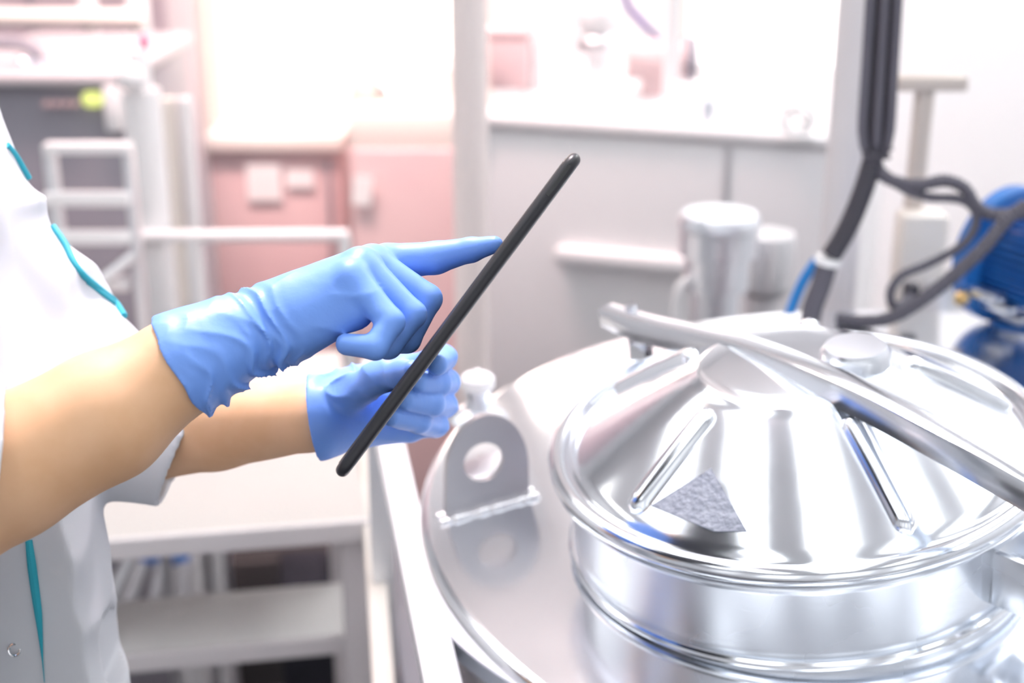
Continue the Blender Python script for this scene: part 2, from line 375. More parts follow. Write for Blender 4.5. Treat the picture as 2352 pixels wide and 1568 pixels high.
# ------------------------------------------------------------------ front tank and manhole
MC = Vector(P(1826, 1005, 1.27)); nrm = Vector((-.115, -.08, 1)).normalized()
uu = Vector((0, 1, 0)).cross(nrm).normalized(); vv = nrm.cross(uu)
MM = Matrix(((uu.x, vv.x, nrm.x, MC.x), (uu.y, vv.y, nrm.y, MC.y), (uu.z, vv.z, nrm.z, MC.z), (0, 0, 0, 1)))
TC = Vector((.51, 1.333, 0)); TR = .605; TZ = .845
def on_man(px, py, h):   # point at height h above the rim plane of the manhole
    v = Vector(P(px, py, 1)-EYE); e = Vector(EYE); t = ((MC-e).dot(nrm)+h)/v.dot(nrm); return e+v*t
slope = .140
def top_z(x, y): return TZ+slope*(TR-math.hypot(x-TC.x, y-TC.y))
tank = thing('mixing_tank', 'round polished steel tank top carrying the manhole in the foreground', 'tank', (TC.x, TC.y, ZF))
prof = [(0, TZ+slope*TR-.004), (.06, TZ+slope*(TR-.06)-.002)]
prof += [(r, TZ+slope*(TR-r)) for r in np.linspace(.1, TR-.012, 14)]
prof += [(TR-.012+.012*math.sin(a), TZ+slope*.012-.012+.012*math.cos(a)) for a in np.linspace(.2, PI/2, 6)]
prof += [(TR, TZ-.05), (TR-.006, TZ-.055), (TR-.006, -.55), (TR-.1, -.72), (.06, -.80), (0, -.80)]
MB().lathe(prof, Matrix.Translation((TC.x, TC.y, 0)), 160).build('shell', M['top'], tank)
for k in range(4):
    a = PI/4+k*PI/2; q = (TC.x+.5*math.cos(a), TC.y+.5*math.sin(a)); MB().cyl((*q, -.70), (*q, ZF), .035).build('leg', M['satin'], tank)
# neck of the manhole
man = thing('manhole', 'round polished steel manhole with a domed lid on the tank top', 'manhole', MC, 0)
RR = .2217
MB().lathe([(.196, -.125), (.205, -.125), (.205, -.026), (.2065, -.022), (.211, -.020), (.213, -.016), (.211, -.012), (.204, -.011), (.196, -.012), (.196, -.125)], MM, 160).build('neck', M['satin'], man)
MB().torus(None, .2075, .0042, MM @ Matrix.Translation((0, 0, -.0905)), 160, 10).build('weld_bead', M['polish'], man)
# lid: rolled rim, lip, pressed dome with a flat crown and eight ribs
lidp = [(RR-.0175, -.010), (RR-.003, -.011)]
lidp += [(RR-.0085+.0085*math.cos(a), -.001+.0085*math.sin(a)) for a in np.linspace(-PI/2+.3, PI-.25, 16)]
lidp += [(RR-.0195, -.0015), (.200, -.0005), (.1975, .0012)]
def dome(r):
    t = (r-.084)/(.196-.084); return .071-.068*max(0, t)**1.10
lidp += [(r, dome(r)) for r in np.linspace(.196, .086, 18)]
lidp += [(.0835, .0722), (.080, .0735), (.062, .0745), (.03, .076), (.0, .0765)]
MB().lathe(lidp, MM, 200).build('lid', M['polish'], man)
lid = man.children[-1] if False else [o for o in C.objects if o.name == 'lid'][0]
def rib_ang(px, py, h):
    q = MM.inverted() @ on_man(px, py, h); return math.atan2(q.y, q.x), math.hypot(q.x, q.y)
aL = rib_ang(1520, 1070, .035)[0]; aR = rib_ang(2005, 1105, .035)[0]
stepa = (aR-aL)
for a in [math.radians(-145+72*k) for k in range(5)]:
    if True:
        mb = MB(); ca, sa = math.cos(a), math.sin(a); v = []; f = []; n = 28; m = 10
        for i in range(n+1):
            t = i/n; r = .094+(.190-.094)*t; e = min(t, 1-t)*(.190-.094); w = .0105*math.sqrt(max(0, 1-max(0, 1-e/.0105)**2))+1e-5
            for j in range(m+1):
                s = -1+2*j/m; hh = .0085*(w/.0105)*math.sqrt(max(0, 1-s*s))*1.0
                q = Vector((r*ca-w*s*sa, r*sa+w*s*ca, dome(r)+hh-.0012)); q = q+Vector((ca, sa, 0))*hh*.5; v.append(MM @ q)
        for i in range(n):
            for j in range(m): f.append((i*(m+1)+j, (i+1)*(m+1)+j, (i+1)*(m+1)+j+1, i*(m+1)+j+1))
        mb.add(v, f).build('rib', M['polish'], lid, True, 0)
# reflection on the dome, painted as a rough grey patch
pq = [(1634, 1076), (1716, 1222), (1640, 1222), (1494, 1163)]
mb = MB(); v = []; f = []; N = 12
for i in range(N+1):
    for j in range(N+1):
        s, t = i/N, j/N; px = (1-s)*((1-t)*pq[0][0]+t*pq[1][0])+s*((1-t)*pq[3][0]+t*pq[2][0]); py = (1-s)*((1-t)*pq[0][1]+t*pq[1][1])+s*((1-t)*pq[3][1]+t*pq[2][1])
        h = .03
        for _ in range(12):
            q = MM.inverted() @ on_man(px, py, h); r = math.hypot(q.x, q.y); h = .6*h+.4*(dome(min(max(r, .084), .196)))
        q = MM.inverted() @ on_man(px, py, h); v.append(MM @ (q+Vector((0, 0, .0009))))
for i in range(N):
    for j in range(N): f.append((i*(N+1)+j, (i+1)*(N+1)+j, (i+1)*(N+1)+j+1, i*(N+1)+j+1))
o = mb.add(v, f).build('painted_reflection', M['patch'], lid); o['label'] = 'dark grey reflection painted as a rough patch on the dome'
# the lever bar over the lid
bar = thing('clamp_bar', 'long arched steel lever bar laid across the manhole lid', 'bar', MC, 0)
bp = [on_man(px, py, h) for px, py, h in [(1394, 700, .048), (1440, 716, .051), (1500, 731, .056), (1600, 752, .067), (1720, 781, .081), (1850, 828, .092), (2000, 893, .095), (2180, 985, .092), (2352, 1078, .083), (2480, 1150, .070), (2560, 1200, .045)]]
cp = spline(bp, .006); v = []; f = []
W = .024; Hh = .024; T = .004
n = len(cp)
tan = np.gradient(cp, axis=0)
for i, q in enumerate(cp):
    t = Vector(tan[i]).normalized(); side = t.cross(nrm).normalized(); upv = side.cross(t).normalized(); q = Vector(q)
    e = min(1, i/8); hh = Hh*(.8+.2*e); ww = W*(.9+.1*e)
    sec = [(ww/2, -hh), (ww/2, -.004), (ww/2-.0011, -.0012), (ww/2-.004, 0), (-ww/2+.004, 0), (-ww/2+.0011, -.0012), (-ww/2, -.004), (-ww/2, -hh), (-ww/2+T, -hh), (-ww/2+T, -.008), (-ww/2+.009, -T), (ww/2-.009, -T), (ww/2-T, -.008), (ww/2-T, -hh)]
    v += [q+side*a+upv*b for a, b in sec]
k = 14
for i in range(n-1):
    for j in range(k): f.append((i*k+j, i*k+(j+1) % k, (i+1)*k+(j+1) % k, (i+1)*k+j))
f.append(tuple(range(k))); f.append(tuple(range((n-1)*k, n*k)))
MB().add(v, f).build('channel', M['polish'], bar)
def bolt_on_bar(px, py, h, r, parent=bar):
    q = on_man(px, py, h); d = (Vector(EYE)-q).normalized(); d = Vector((d.x, d.y, .25)).normalized()
    MB().cyl(q-d*.012, q+d*.004, r, n=24).sphere(q+d*.003, r*.8).build('bolt', M['chrome'], parent)
bolt_on_bar(1785, 833, .074, .006); bolt_on_bar(2002, 922, .080, .0055)
MB().lathe([(0, 0), (.030, 0), (.030, .012), (.026, .018), (0, .019)], Matrix.Translation(on_man(1965, 836, .072)) @ MM.to_3x3().to_4x4(), 40).build('pivot_boss', M['satin'], bar)
# swing bolt behind the lid at the bar's left end
sb = thing('swing_bolt', 'short chromed bolt with dark nut at the left end of the lever bar', 'bolt', on_man(1462, 845, -.01), 0)
q = on_man(1462, 850, -.02); MB().cyl(q, q+nrm*.075, .0065).build('shank', M['chrome'], sb)
q2 = on_man(1470, 815, .0); d = Vector((1, -.25, .1)).normalized(); MB().cyl(q2-d*.008, q2+d*.008, .016, n=6).build('nut', M['chrome'], sb); MB().cyl(q2+d*.008, q2+d*.012, .011).build('washer', M['dark'], sb)
# hinge bracket on the right of the neck
hb = MB(); q = MM.inverted() @ on_man(2345, 1270, -.03)
a = math.atan2(q.y, q.x); Mb = MM @ Matrix.Rotation(a, 4, 'Z')
for s in (-.022, .022): hb.box(None, (.040, .006, .050), M=Mb @ Matrix.Translation((.222, s, -.045)), b=.0015)
hb.box(None, (.012, .05, .05), M=Mb @ Matrix.Translation((.2085, 0, -.045)), b=.0015)
o = hb.build('hinge_bracket', M['satin'], man)
# lifting lug on the tank top
lc = atz(1118, 1165, top_z(*atz(1118, 1165, .87)[:2])); lc[2] = top_z(lc[0], lc[1])
lug = thing('lifting_lug', 'upright grey steel lug with a round hole left of the manhole', 'lug', lc, 0)
e0 = atz(1020, 1192, .85); e1 = atz(1212, 1142, .86); ax = Vector(e1-e0); ax.z = 0; wid = ax.length; ax.normalize(); th = Vector((-ax.y, ax.x, 0))
hgt = .078; hr = wid/2
def lugpt(s, z, y): return Vector(lc)+ax*s+Vector((0, 0, z))+th*y
outer = [(-hr, -.004)]+[(hr*.98*math.cos(t), .040+(.062)*math.sin(t)) for t in np.linspace(PI, 0, 25)]+[(hr, -.004)]
hc = (-.004, .052); hole_r = .0205; mb = MB(); n = 48
# plate with a hole: rings between the hole and the outline, by rays from the hole centre
def ray_out(a):
    best = None; d = (math.cos(a), math.sin(a)); pts = outer+[outer[0]]
    for (x0, y0), (x1, y1) in zip(pts, pts[1:]):
        ex, ey = x1-x0, y1-y0; den = d[0]*ey-d[1]*ex
        if abs(den) < 1e-9: continue
        t = ((x0-hc[0])*ey-(y0-hc[1])*ex)/den; u = ((x0-hc[0])*d[1]-(y0-hc[1])*d[0])/den
        if t > 0 and -1e-6 <= u <= 1+1e-6 and (best is None or t < best): best = t
    return best or .03
v = []; 
angs = [2*PI*i/n for i in range(n)]
for y in (-.004, .004):
    for a in angs: v.append(lugpt(hc[0]+hole_r*math.cos(a), hc[1]+hole_r*math.sin(a), y))
    for a in angs: t = ray_out(a); v.append(lugpt(hc[0]+t*math.cos(a), hc[1]+t*math.sin(a), y))
f = []
for i in range(n):
    j = (i+1) % n
    f += [(i, j, n+j, n+i), (2*n+i, 2*n+j, 3*n+j, 3*n+i), (i, j, 2*n+j, 2*n+i), (n+i, n+j, 3*n+j, 3*n+i)]
mb.add(v, f).build('plate', M['lug'], lug)
mb = MB()
for k in range(20):
    for y in (-.007, .007):
        s = -hr-.004+(wid+.008)*k/19; q = lugpt(s, 0, y); q.z = top_z(q.x, q.y)+.001; mb.sphere(q, .0052+random.uniform(-.0012, .0016), .8, 10)
mb.build('weld_bead', M['chrome'], lug)
# small sampling valve behind the lug
vq = atz(1098, 960, .88); sv = thing('sampling_valve', 'small steel valve with a flat cap on the tank edge behind the lug', 'valve', vq)
k = .0185/.0185
MB().lathe([(.0, 0), (.034, 0), (.028, .008), (.015, .013), (.0125, .024), (.014, .030), (.014, .036), (0, .036)], Matrix.Translation(Vector(vq)), 32).build('body', M['satin'], sv)
MB().lathe([(0, .034), (.014, .034), (.0185, .038), (.0185, .048), (.016, .051), (.005, .052), (.005, .057), (0, .058)], Matrix.Translation(Vector(vq)), 32).build('cap', M['white'], sv)

# ------------------------------------------------------------------ tablet
To = P(1052.5, 722.5, .905); Lax = (555*CR+745*CU); Wax = (To-EYE)/np.linalg.norm(To-EYE); Lax = Lax-(Lax@Wax)*Wax; Lax /= np.linalg.norm(Lax)
Nax = np.cross(Lax, Wax); Nax /= np.linalg.norm(Nax)      # points to the lower right: the back of the tablet
if Nax[0] < 0: Nax = -Nax
TL, TW, TT = .2575, .170, .0090
a_ = math.radians(.35); Wax2 = Wax*math.cos(a_)-Nax*math.sin(a_)*-1; Wax2 /= np.linalg.norm(Wax2); 
tab = thing('tablet', 'black tablet held edge-on between the two gloved hands', 'tablet', To)
def slab(L, W_, T_, rc, re, off=(0, 0, 0)):
    bm = bmesh.new(); pts = []
    for sx, sy, a0 in ((1, 1, 0), (-1, 1, PI/2), (-1, -1, PI), (1, -1, 3*PI/2)):
        for i in range(9): a = a0+i*PI/16; pts.append((sx*(L/2-rc)+rc*math.cos(a), sy*(W_/2-rc)+rc*math.sin(a)))
    secs = [(T_/2*math.sin(b), re*(1-math.cos(b))) for b in np.linspace(-PI/2, PI/2, 11)]
    v = []; f = []; n = len(pts)
    for z, ins in secs:
        for x, y in pts:
            fx = (abs(x)-ins)/abs(x) if abs(x) > 1e-6 else 1; fy = (abs(y)-ins)/abs(y) if abs(y) > 1e-6 else 1; v.append((x*fx, y*fy, z))
    for i in range(len(secs)-1):
        for j in range(n): f.append((i*n+j, i*n+(j+1) % n, (i+1)*n+(j+1) % n, (i+1)*n+j))
    f.append(tuple(range(n))[::-1]); f.append(tuple(range((len(secs)-1)*n, len(secs)*n))); bm.free()
    out = [To+Lax*(x+off[0])+Wax2*(y+W_/2+off[1])+Nax*(z+off[2]) for x, y, z in v]; return out, f
MB().add(*slab(TL, TW, TT, .010, .0042)).build('body', M['tabbody'], tab)
MB().add(*slab(TL-.012, TW-.012, .0009, .007, .0004, (0, .006, -TT/2))).build('screen', M['glass'], tab)
q = To+Lax*(TL/2-.022)-Nax*(TT/2-.0012)*0+Wax2*.0008; MB().add([q+Lax*a+Wax2*b+Nax*c for a in (-.012, .012) for b in (-.0012, .003) for c in (-.0012, .0012)], [(0, 1, 3, 2), (4, 6, 7, 5), (0, 4, 5, 1), (2, 3, 7, 6), (0, 2, 6, 4), (1, 5, 7, 3)]).build('volume_button', M['glass'], tab)

# ------------------------------------------------------------------ the person
def J(px, py, d, r): return (P(px, py, d), r*d/FPX)
per = thing('person', 'person in a white coat with teal piping and blue gloves, pointing at the tablet', 'person', (-.55, .98, 0))
# joints of the near (right) arm and of the far (left) arm
nE = J(-150, 1160, .885, 170); near_arm = [nE, J(10, 1072, .90, 165), J(240, 958, .915, 144), J(416, 840, .93, 111), J(470, 812, .934, 92), J(600, 742, .95, 66)]
far_arm = [J(150, 985, 1.19, 122), J(330, 985, 1.17, 118), J(500, 976, 1.15, 104), J(715, 958, 1.11, 77), J(790, 942, 1.12, 50)]
nS = (np.array([-.50, .80, 1.315]), .058); fS = (P(-190, 170, 1.15), .044)
fE = far_arm[0]
def head_fields(F_):
    hc_ = np.array([-.455, .985, 1.60])
    F_.ell(hc_, (.098, .076, .118), .02); F_.ell(hc_+[.035, 0, -.055], (.062, .056, .065), .03); F_.ell(hc_+[.06, 0, -.095], (.028, .03, .022), .03)
    F_.cap(hc_+[.088, 0, .012], hc_+[.112, 0, -.022], .008, .013, .012)
    F_.cap(hc_+[.085, -.018, -.055], hc_+[.085, .018, -.055], .009, .009, .008); F_.cap(hc_+[.088, -.014, -.063], hc_+[.088, .014, -.063], .006, .006, .003, 's')
    for s in (-1, 1):
        F_.ell(hc_+[.088, s*.034, .012], (.016, .018, .010), .01, 's'); F_.ell(hc_+[.076, s*.032, .010], (.012, .013, .011), .003)
        F_.cap(hc_+[.086, s*.018, .036], hc_+[.078, s*.045, .037], .004, .003, .012); F_.ell(hc_+[0, s*.077, -.005], (.020, .008, .032), .006)
    return hc_
F_ = Field((-.72, .66, .80), (-.10, 1.34, 1.76), .0036)
F_.chain(near_arm+[J(700, 715, .955, 40)], .008); F_.cap(nS[0], nE[0], .045, nE[1]*.98, .01)
F_.chain(far_arm, .008); F_.cap(fS[0], fE[0], fS[1]*.85, fE[1]*.9, .01)
F_.ell((-.505, .98, 1.22), (.080, .140, .14), .02); F_.ell((-.485, .98, 1.00), (.080, .115, .18), .03); F_.cap((-.505, .86, 1.33), (-.49, 1.11, 1.32), .040, .040, .02)
F_.cap((-.505, .985, 1.33), (-.475, .985, 1.53), .058, .052, .04)
hc_ = head_fields(F_)
F_.disp(lambda x, y, z: .0009*wave(x, y, z, 60, 5), .01)
body = F_.build('body', M['skin'], per, 1)
# hair under a white cap
F_ = Field((-.60, .86, 1.48), (-.32, 1.11, 1.76), .004)
F_.ell(hc_+[-.010, 0, .018], (.102, .084, .115), .01); F_.ell(hc_+[-.055, 0, -.05], (.055, .062, .07), .03)
F_.cut(hc_+[.055, 0, .055], (-.75, 0, .35)); F_.disp(lambda x, y, z: .002*wave(x, y, z*.3, 160, 8))
F_.build('hair', M['hair'], per, 1)
for s in (-1, 1): MB().sphere(hc_+[.077, s*.032, .010], .0118).build('eye', M['white'], per)

# near glove: index finger out, the other fingers curled
wr = P(600, 742, .95)
F_ = Field(P(340, 1000, .86), P(1200, 500, 1.06), .00115) if False else None
lo = np.minimum.reduce([P(345, 960, .86), P(345, 520, 1.03), P(1175, 960, .86), P(1175, 520, 1.03), P(345, 960, 1.03), P(1175, 520, .86)])-.005
hi = np.maximum.reduce([P(345, 960, .86), P(345, 520, 1.03), P(1175, 960, .86), P(1175, 520, 1.03), P(345, 960, 1.03), P(1175, 520, .86)])+.005
G = Field(lo, hi, .00125)
G.chain([J(300, 905, .925, 137), J(416, 838, .93, 121), J(480, 806, .935, 107), J(540, 775, .942, 93), J(600, 742, .95, 82), J(670, 722, .953, 82)], .008)
wj = J(640, 728, .953, 80)
ringP = dict(index=[J(890, 602, .985, 43), J(1000, 592, .985, 37), J(1082, 574, .98, 29), J(1136, 561, .972, 20)],
             middle=[J(856, 606, .967, 43), J(982, 686, .962, 33), J(935, 780, .958, 30), J(868, 792, .965, 27)],
             ring=[J(828, 612, .950, 44), J(948, 722, .942, 31), J(893, 795, .940, 28), J(835, 792, .950, 25)],
             little=[J(806, 640, .936, 42), J(898, 740, .924, 31), J(862, 797, .918, 29), J(797, 790, .925, 26)])
PALM_K = .012
for nme, js in ringP.items():
    G.cap(J(650, 722 if nme != 'little' else 745, js[0][0][1]/.99*0+.953, 70)[0], js[0][0], 68*.95/FPX, js[0][1]*.98, PALM_K)
G.cap(*[q for q in (J(650, 770, .945, 60)[0], J(812, 708, .938, 50)[0])], 64*.94/FPX, 50*.94/FPX, .014)
G.cap(J(690, 770, .975, 50)[0], J(800, 700, .985, 40)[0], 50*.95/FPX, 42*.95/FPX, .012)      # ball of the thumb, far side
# thumb along the far side
G.chain([J(760, 715, .985, 40), J(850, 700, 1.0, 33), J(915, 720, .995, 26)], .006)
K = Field(lo, hi, .00125)       # fingers first among themselves with a small blend, then onto the palm
for nme in ('index', 'middle', 'ring', 'little'):
    js = ringP[nme]; f1 = Field(lo, hi, .00125); f1.chain(js, .003)
    K.a = np.minimum(K.a, f1.a); del f1
q = np.maximum(.004-np.abs(G.a-K.a), 0)/.004; G.a = np.minimum(G.a, K.a)-q*q*.004*.25; del K, q
A0 = P(362, 731, .93); adir = (P(640, 728, .953)-P(416, 840, .93)); adir /= np.linalg.norm(adir)
cn = (P(640, 617, .93)-P(416, 734, .93)); cn = cn/np.linalg.norm(cn)
def glove_folds(x, y, z):
    s = (x-wr[0])*adir[0]+(y-wr[1])*adir[1]+(z-wr[2])*adir[2]      # metres along the arm from the wrist
    wz = wave(x, y, z, 55, 3); w2 = wave(x, y, z, 120, 9); w3 = wave(x, y, z, 75, 14)
    def ridge(t): return 1-2*np.abs(np.sin(t))**.8
    w4 = wave(x, y, z, 170, 61)
    cuff = 1/(1+np.exp((s-.006)/.006)); palm = 1/(1+np.exp(-(s-.006)/.006))*(1/(1+np.exp((s-.055)/.008)))
    low = (z-wr[2]-s*.42)                                            # below the axis is slacker
    slack = np.clip(.75-low*18, .35, 1.6)
    r1 = ridge(s*120+low*85+w2*1.1+wz*1.6)*np.clip(.30+1.1*w3, 0, 1.2)
    r1b = ridge(s*150-low*60+w4*.8+w3*1.6)*np.clip(.25-1.0*w3, 0, 1.0)
    band = np.exp(-((s+.002)/.011)**2)*ridge(s*300+w2*1.1+low*12)
    r2 = ridge((s*.45+low)*120+w2*1.0+wz*1.8)*np.clip(.15+.9*w3, 0, 1)
    return -.0027*slack*cuff*np.clip(r1+r1b+.5, 0, 3)*(1-.6*np.exp(-((s+.072)/.012)**2))-.0017*band-.0019*palm*r2-.0002*w4
G.disp(glove_folds, .012)
X, Y_, Z = G.grid(); cut = ((X-A0[0])*cn[0]+(Y_-A0[1])*cn[1]+(Z-A0[2])*cn[2]); cut = cut+.0012*np.sin((Z+X)*260)+.0010*np.sin(Y_*190+Z*90)
G.a = np.maximum(G.a, -cut.astype(np.float32)); del X, Y_, Z, cut
# the cuff is a thin shell that opens at its end
X, Y_, Z = G.grid(); sc_ = (X-A0[0])*cn[0]+(Y_-A0[1])*cn[1]+(Z-A0[2])*cn[2]
G.a = np.maximum(G.a, np.where(sc_ < .035, -(G.a+.0024+np.clip(sc_-.015, 0, 1)*.8), -1).astype(np.float32)); del X, Y_, Z, sc_
g1 = G.build('glove', M['glove'], per, 1); g1['label'] = 'near blue glove with the index finger out'; del G

# far glove: gripping the tablet's far edge
box = [P(px, py, d) for px in (695, 1075) for py in (1065, 775) for d in (.98, 1.24)]; lo = np.minimum.reduce(box); hi = np.maximum.reduce(box)
G = Field(lo, hi, .00125)
G.chain([J(640, 962, 1.12, 98), J(728, 958, 1.11, 90), J(790, 945, 1.12, 80), J(860, 925, 1.135, 88)], .010)
for mc in [(930, 850), (925, 895), (915, 940), (905, 975)]: G.cap(J(820, 930, 1.13, 60)[0], J(*mc, 1.165, 40)[0], 66*1.13/FPX, 38*1.165/FPX, .014)
G.cap(J(830, 960, 1.12, 50)[0], J(940, 982, 1.135, 34)[0], 54*1.12/FPX, 36*1.13/FPX, .012)
G.chain([J(810, 905, 1.09, 44), J(868, 866, 1.06, 36), J(925, 858, 1.035, 30), J(948, 852, 1.02, 25)], .008)     # thumb on the screen side
K = Field(lo, hi, .00125)
for js in ([J(940, 850, 1.165, 33), J(1018, 820, 1.14, 29), J(1021, 822, 1.10, 28), J(1005, 838, 1.075, 25)],
           [J(930, 890, 1.165, 34), J(1024, 878, 1.145, 32), J(1006, 880, 1.10, 30), J(958, 878, 1.07, 26)],
           [J(920, 930, 1.16, 34), J(1020, 930, 1.14, 31), J(990, 926, 1.095, 30), J(930, 918, 1.065, 26)],
           [J(910, 965, 1.155, 32), J(1000, 975, 1.13, 30), J(962, 968, 1.095, 28), J(900, 955, 1.065, 25)]):
    f1 = Field(lo, hi, .00125); f1.chain(js, .004); q = np.maximum(.0015-np.abs(K.a-f1.a), 0)/.0015; K.a = np.minimum(K.a, f1.a)-q*q*.0015*.25; del f1
q = np.maximum(.007-np.abs(G.a-K.a), 0)/.007; G.a = np.minimum(G.a, K.a)-q*q*.007*.25; del K, q
fw = P(735, 960, 1.11)
def far_folds(x, y, z):
    s = x-fw[0]; wz = wave(x, y, z, 70, 23); w2 = wave(x, y, z, 130, 29); w3 = wave(x, y, z, 80, 31)
    def ridge(t): return 1-2*np.abs(np.sin(t))**.7
    c = 1/(1+np.exp((s-.026)/.005)); return -.0032*c*np.clip(ridge(s*130+z*60+w2*1.3+wz*1.4)*np.clip(.6+.8*w3, 0, 1.2)+.4, 0, 2)-.0007*(1-c)*ridge((s*.6+z)*150+wz*2.0)*np.clip(.4+.7*w3, 0, 1)-.0002*w2
G.disp(far_folds, .012)
q0 = P(716, 880, 1.11); cn = P(760, 951, 1.11)-P(730, 960, 1.11)
nn = P(1000, 920, 1.12)-P(720, 960, 1.12); nn = nn/np.linalg.norm(nn); G.cut(P(722, 960, 1.11), nn)
X, Y_, Z = G.grid(); pp_ = P(722, 960, 1.11); sc_ = (X-pp_[0])*nn[0]+(Y_-pp_[1])*nn[1]+(Z-pp_[2])*nn[2]
G.a = np.maximum(G.a, np.where(sc_ < .02, -(G.a+.0024+np.clip(sc_-.008, 0, 1)*.8), -1).astype(np.float32)); del X, Y_, Z, sc_
g2 = G.build('glove', M['glove'], per, 1); g2['label'] = 'far blue glove gripping the tablet'; del G

# coat
F_ = Field((-.70, .62, .58), (-.20, 1.36, 1.42), .0034)
F_.cap((-.475, .98, .60), (-.475, .98, 1.02), .178, .152, .03, sq=((0, 1, 0), 1.0))
F_.ell((-.500, .98, 1.20), (.125, .185, .20), .07); F_.cap((-.51, .84, 1.33), (-.50, 1.13, 1.32), .065, .065, .06)
F_.cap(nS[0], nE[0], .078, .072, .03); F_.cap(nE[0], near_arm[1][0], .068, .062, .02)
FSL = [(fS[0], .060), J(-50, 580, 1.155, 150), J(165, 900, 1.175, 190), J(320, 980, 1.17, 160), J(480, 1048, 1.165, 156)]
F_.chain(FSL, .02)
def coat_folds(x, y, z):
    a = wave(x*1.4, y*1.4, z*.45, 26, 41); b = wave(x, y, z, 34, 47); c = wave(x, y, z, 60, 53)
    cal = 1-.65*np.exp(-(((x-hpt[0])**2+(y-hpt[1])**2+(z-hpt[2])**2)/.09**2))       # calmer near the sleeve's mouth
    return cal*(-.0060*a-.0048*(1-2*np.abs(np.sin((x*.9-z*.75)*38+b*1.6)))*np.clip(.4+.6*a, 0, 1)-.0010*c)
hpt = P(440, 1030, 1.165)
F_.disp(coat_folds, .03)
# sleeve mouths
X, Y_, Z = F_.grid()
def side(pt, n): n = np.array(n)/np.linalg.norm(n); return (X-pt[0])*n[0]+(Y_-pt[1])*n[1]+(Z-pt[2])*n[2]
hp = P(432, 1012, 1.165); sel = side(hp, P(432+285, 1012+120, 1.175)-hp)          # the far sleeve ends on this plane
zone = (Y_ > .955) & (X > -.33) & (Z > .85); A_ = F_.a
shell = np.where(zone & (sel > -.06), -(A_+.0055+np.clip(-sel-.02, 0, 1)*.8), -1)
F_.a = np.maximum(np.where(zone, np.maximum(A_, sel.astype(np.float32)), A_), shell.astype(np.float32)); del shell, A_
hem = P(12, 940, .86); sel = side(hem, P(150, 955, .875)-hem); zone = (Y_ < .93)
F_.a = np.where(zone, np.maximum(F_.a, sel.astype(np.float32)), F_.a); del sel, zone

F_.chain([nE, J(-40, 1095, .895, 170), J(120, 1015, .905, 170)], .005, 's')
F_.cap((-.505, .985, 1.33), (-.475, .985, 1.53), .060, .070, .0, 's')
coat = F_.build('coat', M['cloth'], per, 1); CO = F_
def on_coat(pts, back=0):
    out = []
    for px, py in pts:
        for dx in (0, -4, -8, -14, -20, -28, -40, -55):
            h = CO.hit(px+dx, py)
            if h is not None: out.append(h); break
    return out
def piping(pts, r, name='piping', flat=1.0):
    q = on_coat(pts)
    if len(q) > 2: MB().tube(q, r, 10, .004, flat=flat).build(name, M['teal'], coat)
piping([(16, 333), (34, 355), (55, 383), (70, 410)], .0028)
piping([(136, 520), (150, 560), (168, 600), (190, 630), (225, 660), (262, 690), (300, 725)], .0028)
piping([(196, 648), (215, 660), (240, 678), (262, 695)], .0022)
piping([(66, 1240), (72, 1290), (80, 1350), (88, 1410), (93, 1460), (98, 1520), (102, 1566)], [.0026, .0034, .0034, .003, .0018, .0006, .0003])
h = CO.hit(32, 1492)
if h is not None:
    hv = Vector(h); d = (Vector(EYE)-hv).normalized(); d = Vector((d.x+.45, d.y, d.z)).normalized(); MB().torus(None, .0044, .0011, Matrix.Translation(hv+d*.001) @ d.to_track_quat('Z', 'Y').to_matrix().to_4x4(), 28, 8).build('snap_ring', M['chrome'], coat)
del F_, CO
# trousers and shoes below the frame
for s in (-.085, .085):
    o = MB().tube([(-.49, .98+s, .70), (-.49, .98+s, .42), (-.50, .98+s*1.1, .10)], [.088, .066, .060], 24).build('trouser_leg', M['trouser'], per)
    o = MB().add(*(lambda q: (q.v, q.f))(MB().lathe([(0, 0), (.045, 0), (.050, .02), (.046, .06), (.03, .09), (0, .10)], Matrix.Translation((-.455, .98+s*1.1, 0)) @ Matrix.Diagonal((2.6, 1, 1, 1)), 32))).build('shoe', M['shoe'], per)

# ------------------------------------------------------------------ right side: post, cables, drive motor
def vpost(px0, px1, pyref, Y, z0, z1, m, name, label, cat, rnd=True, group=None):
    a = at(px0, pyref, Y); b = at(px1, pyref, Y); c = (a+b)/2; r = abs(b[0]-a[0])/2
    mb = MB()
    if rnd: mb.cyl((c[0], c[1], z0), (c[0], c[1], z1), r, n=40)
    else: mb.box((c[0], c[1], (z0+z1)/2), (2*r, 2*r, z1-z0), b=.004)
    return tagp(mb.build(name, m), label, cat, group), c, r
post, pc, pr = vpost(1888, 1978, 500, 2.05, ZF, CZ, M['postpaint'], 'steel_post', 'upright round pale post left of the black cable bundle', 'post')
Yc = 1.80
cb = thing('cable_bundle', 'bundle of black cables tied together beside the steel post', 'cable', at(2015, 340, Yc))
for i, dx in enumerate([-30, -14, 3, 19, 33]):
    q = [at(2031+dx*1.05, y, Yc+.012*((i % 2)*2-1)) for y in (-700,)]+[at(2029+dx*1.02-(y*.06), y, Yc+.010*((i % 2)*2-1)) for y in (-300, 0, 150, 300)]+[at(2010+dx*.65, 350, Yc)]
    MB().tube(q, .0062, 12, .02).build('cable', M['dark'] if i % 2 else M['hose'], cb)
for y in (350, 262 if False else 352): pass
q = at(2012, 352, Yc); MB().torus(None, .017, .0028, Matrix.Translation(tuple(q)) @ Matrix.Rotation(.25, 4, 'Y'), 28, 8).build('cable_tie', M['dark'], cb)
MB().tube([at(2028, 350, Yc-.02), at(2052, 341, Yc-.02)], .0014, 6, .01).build('tie_tail', M['dark'], cb)
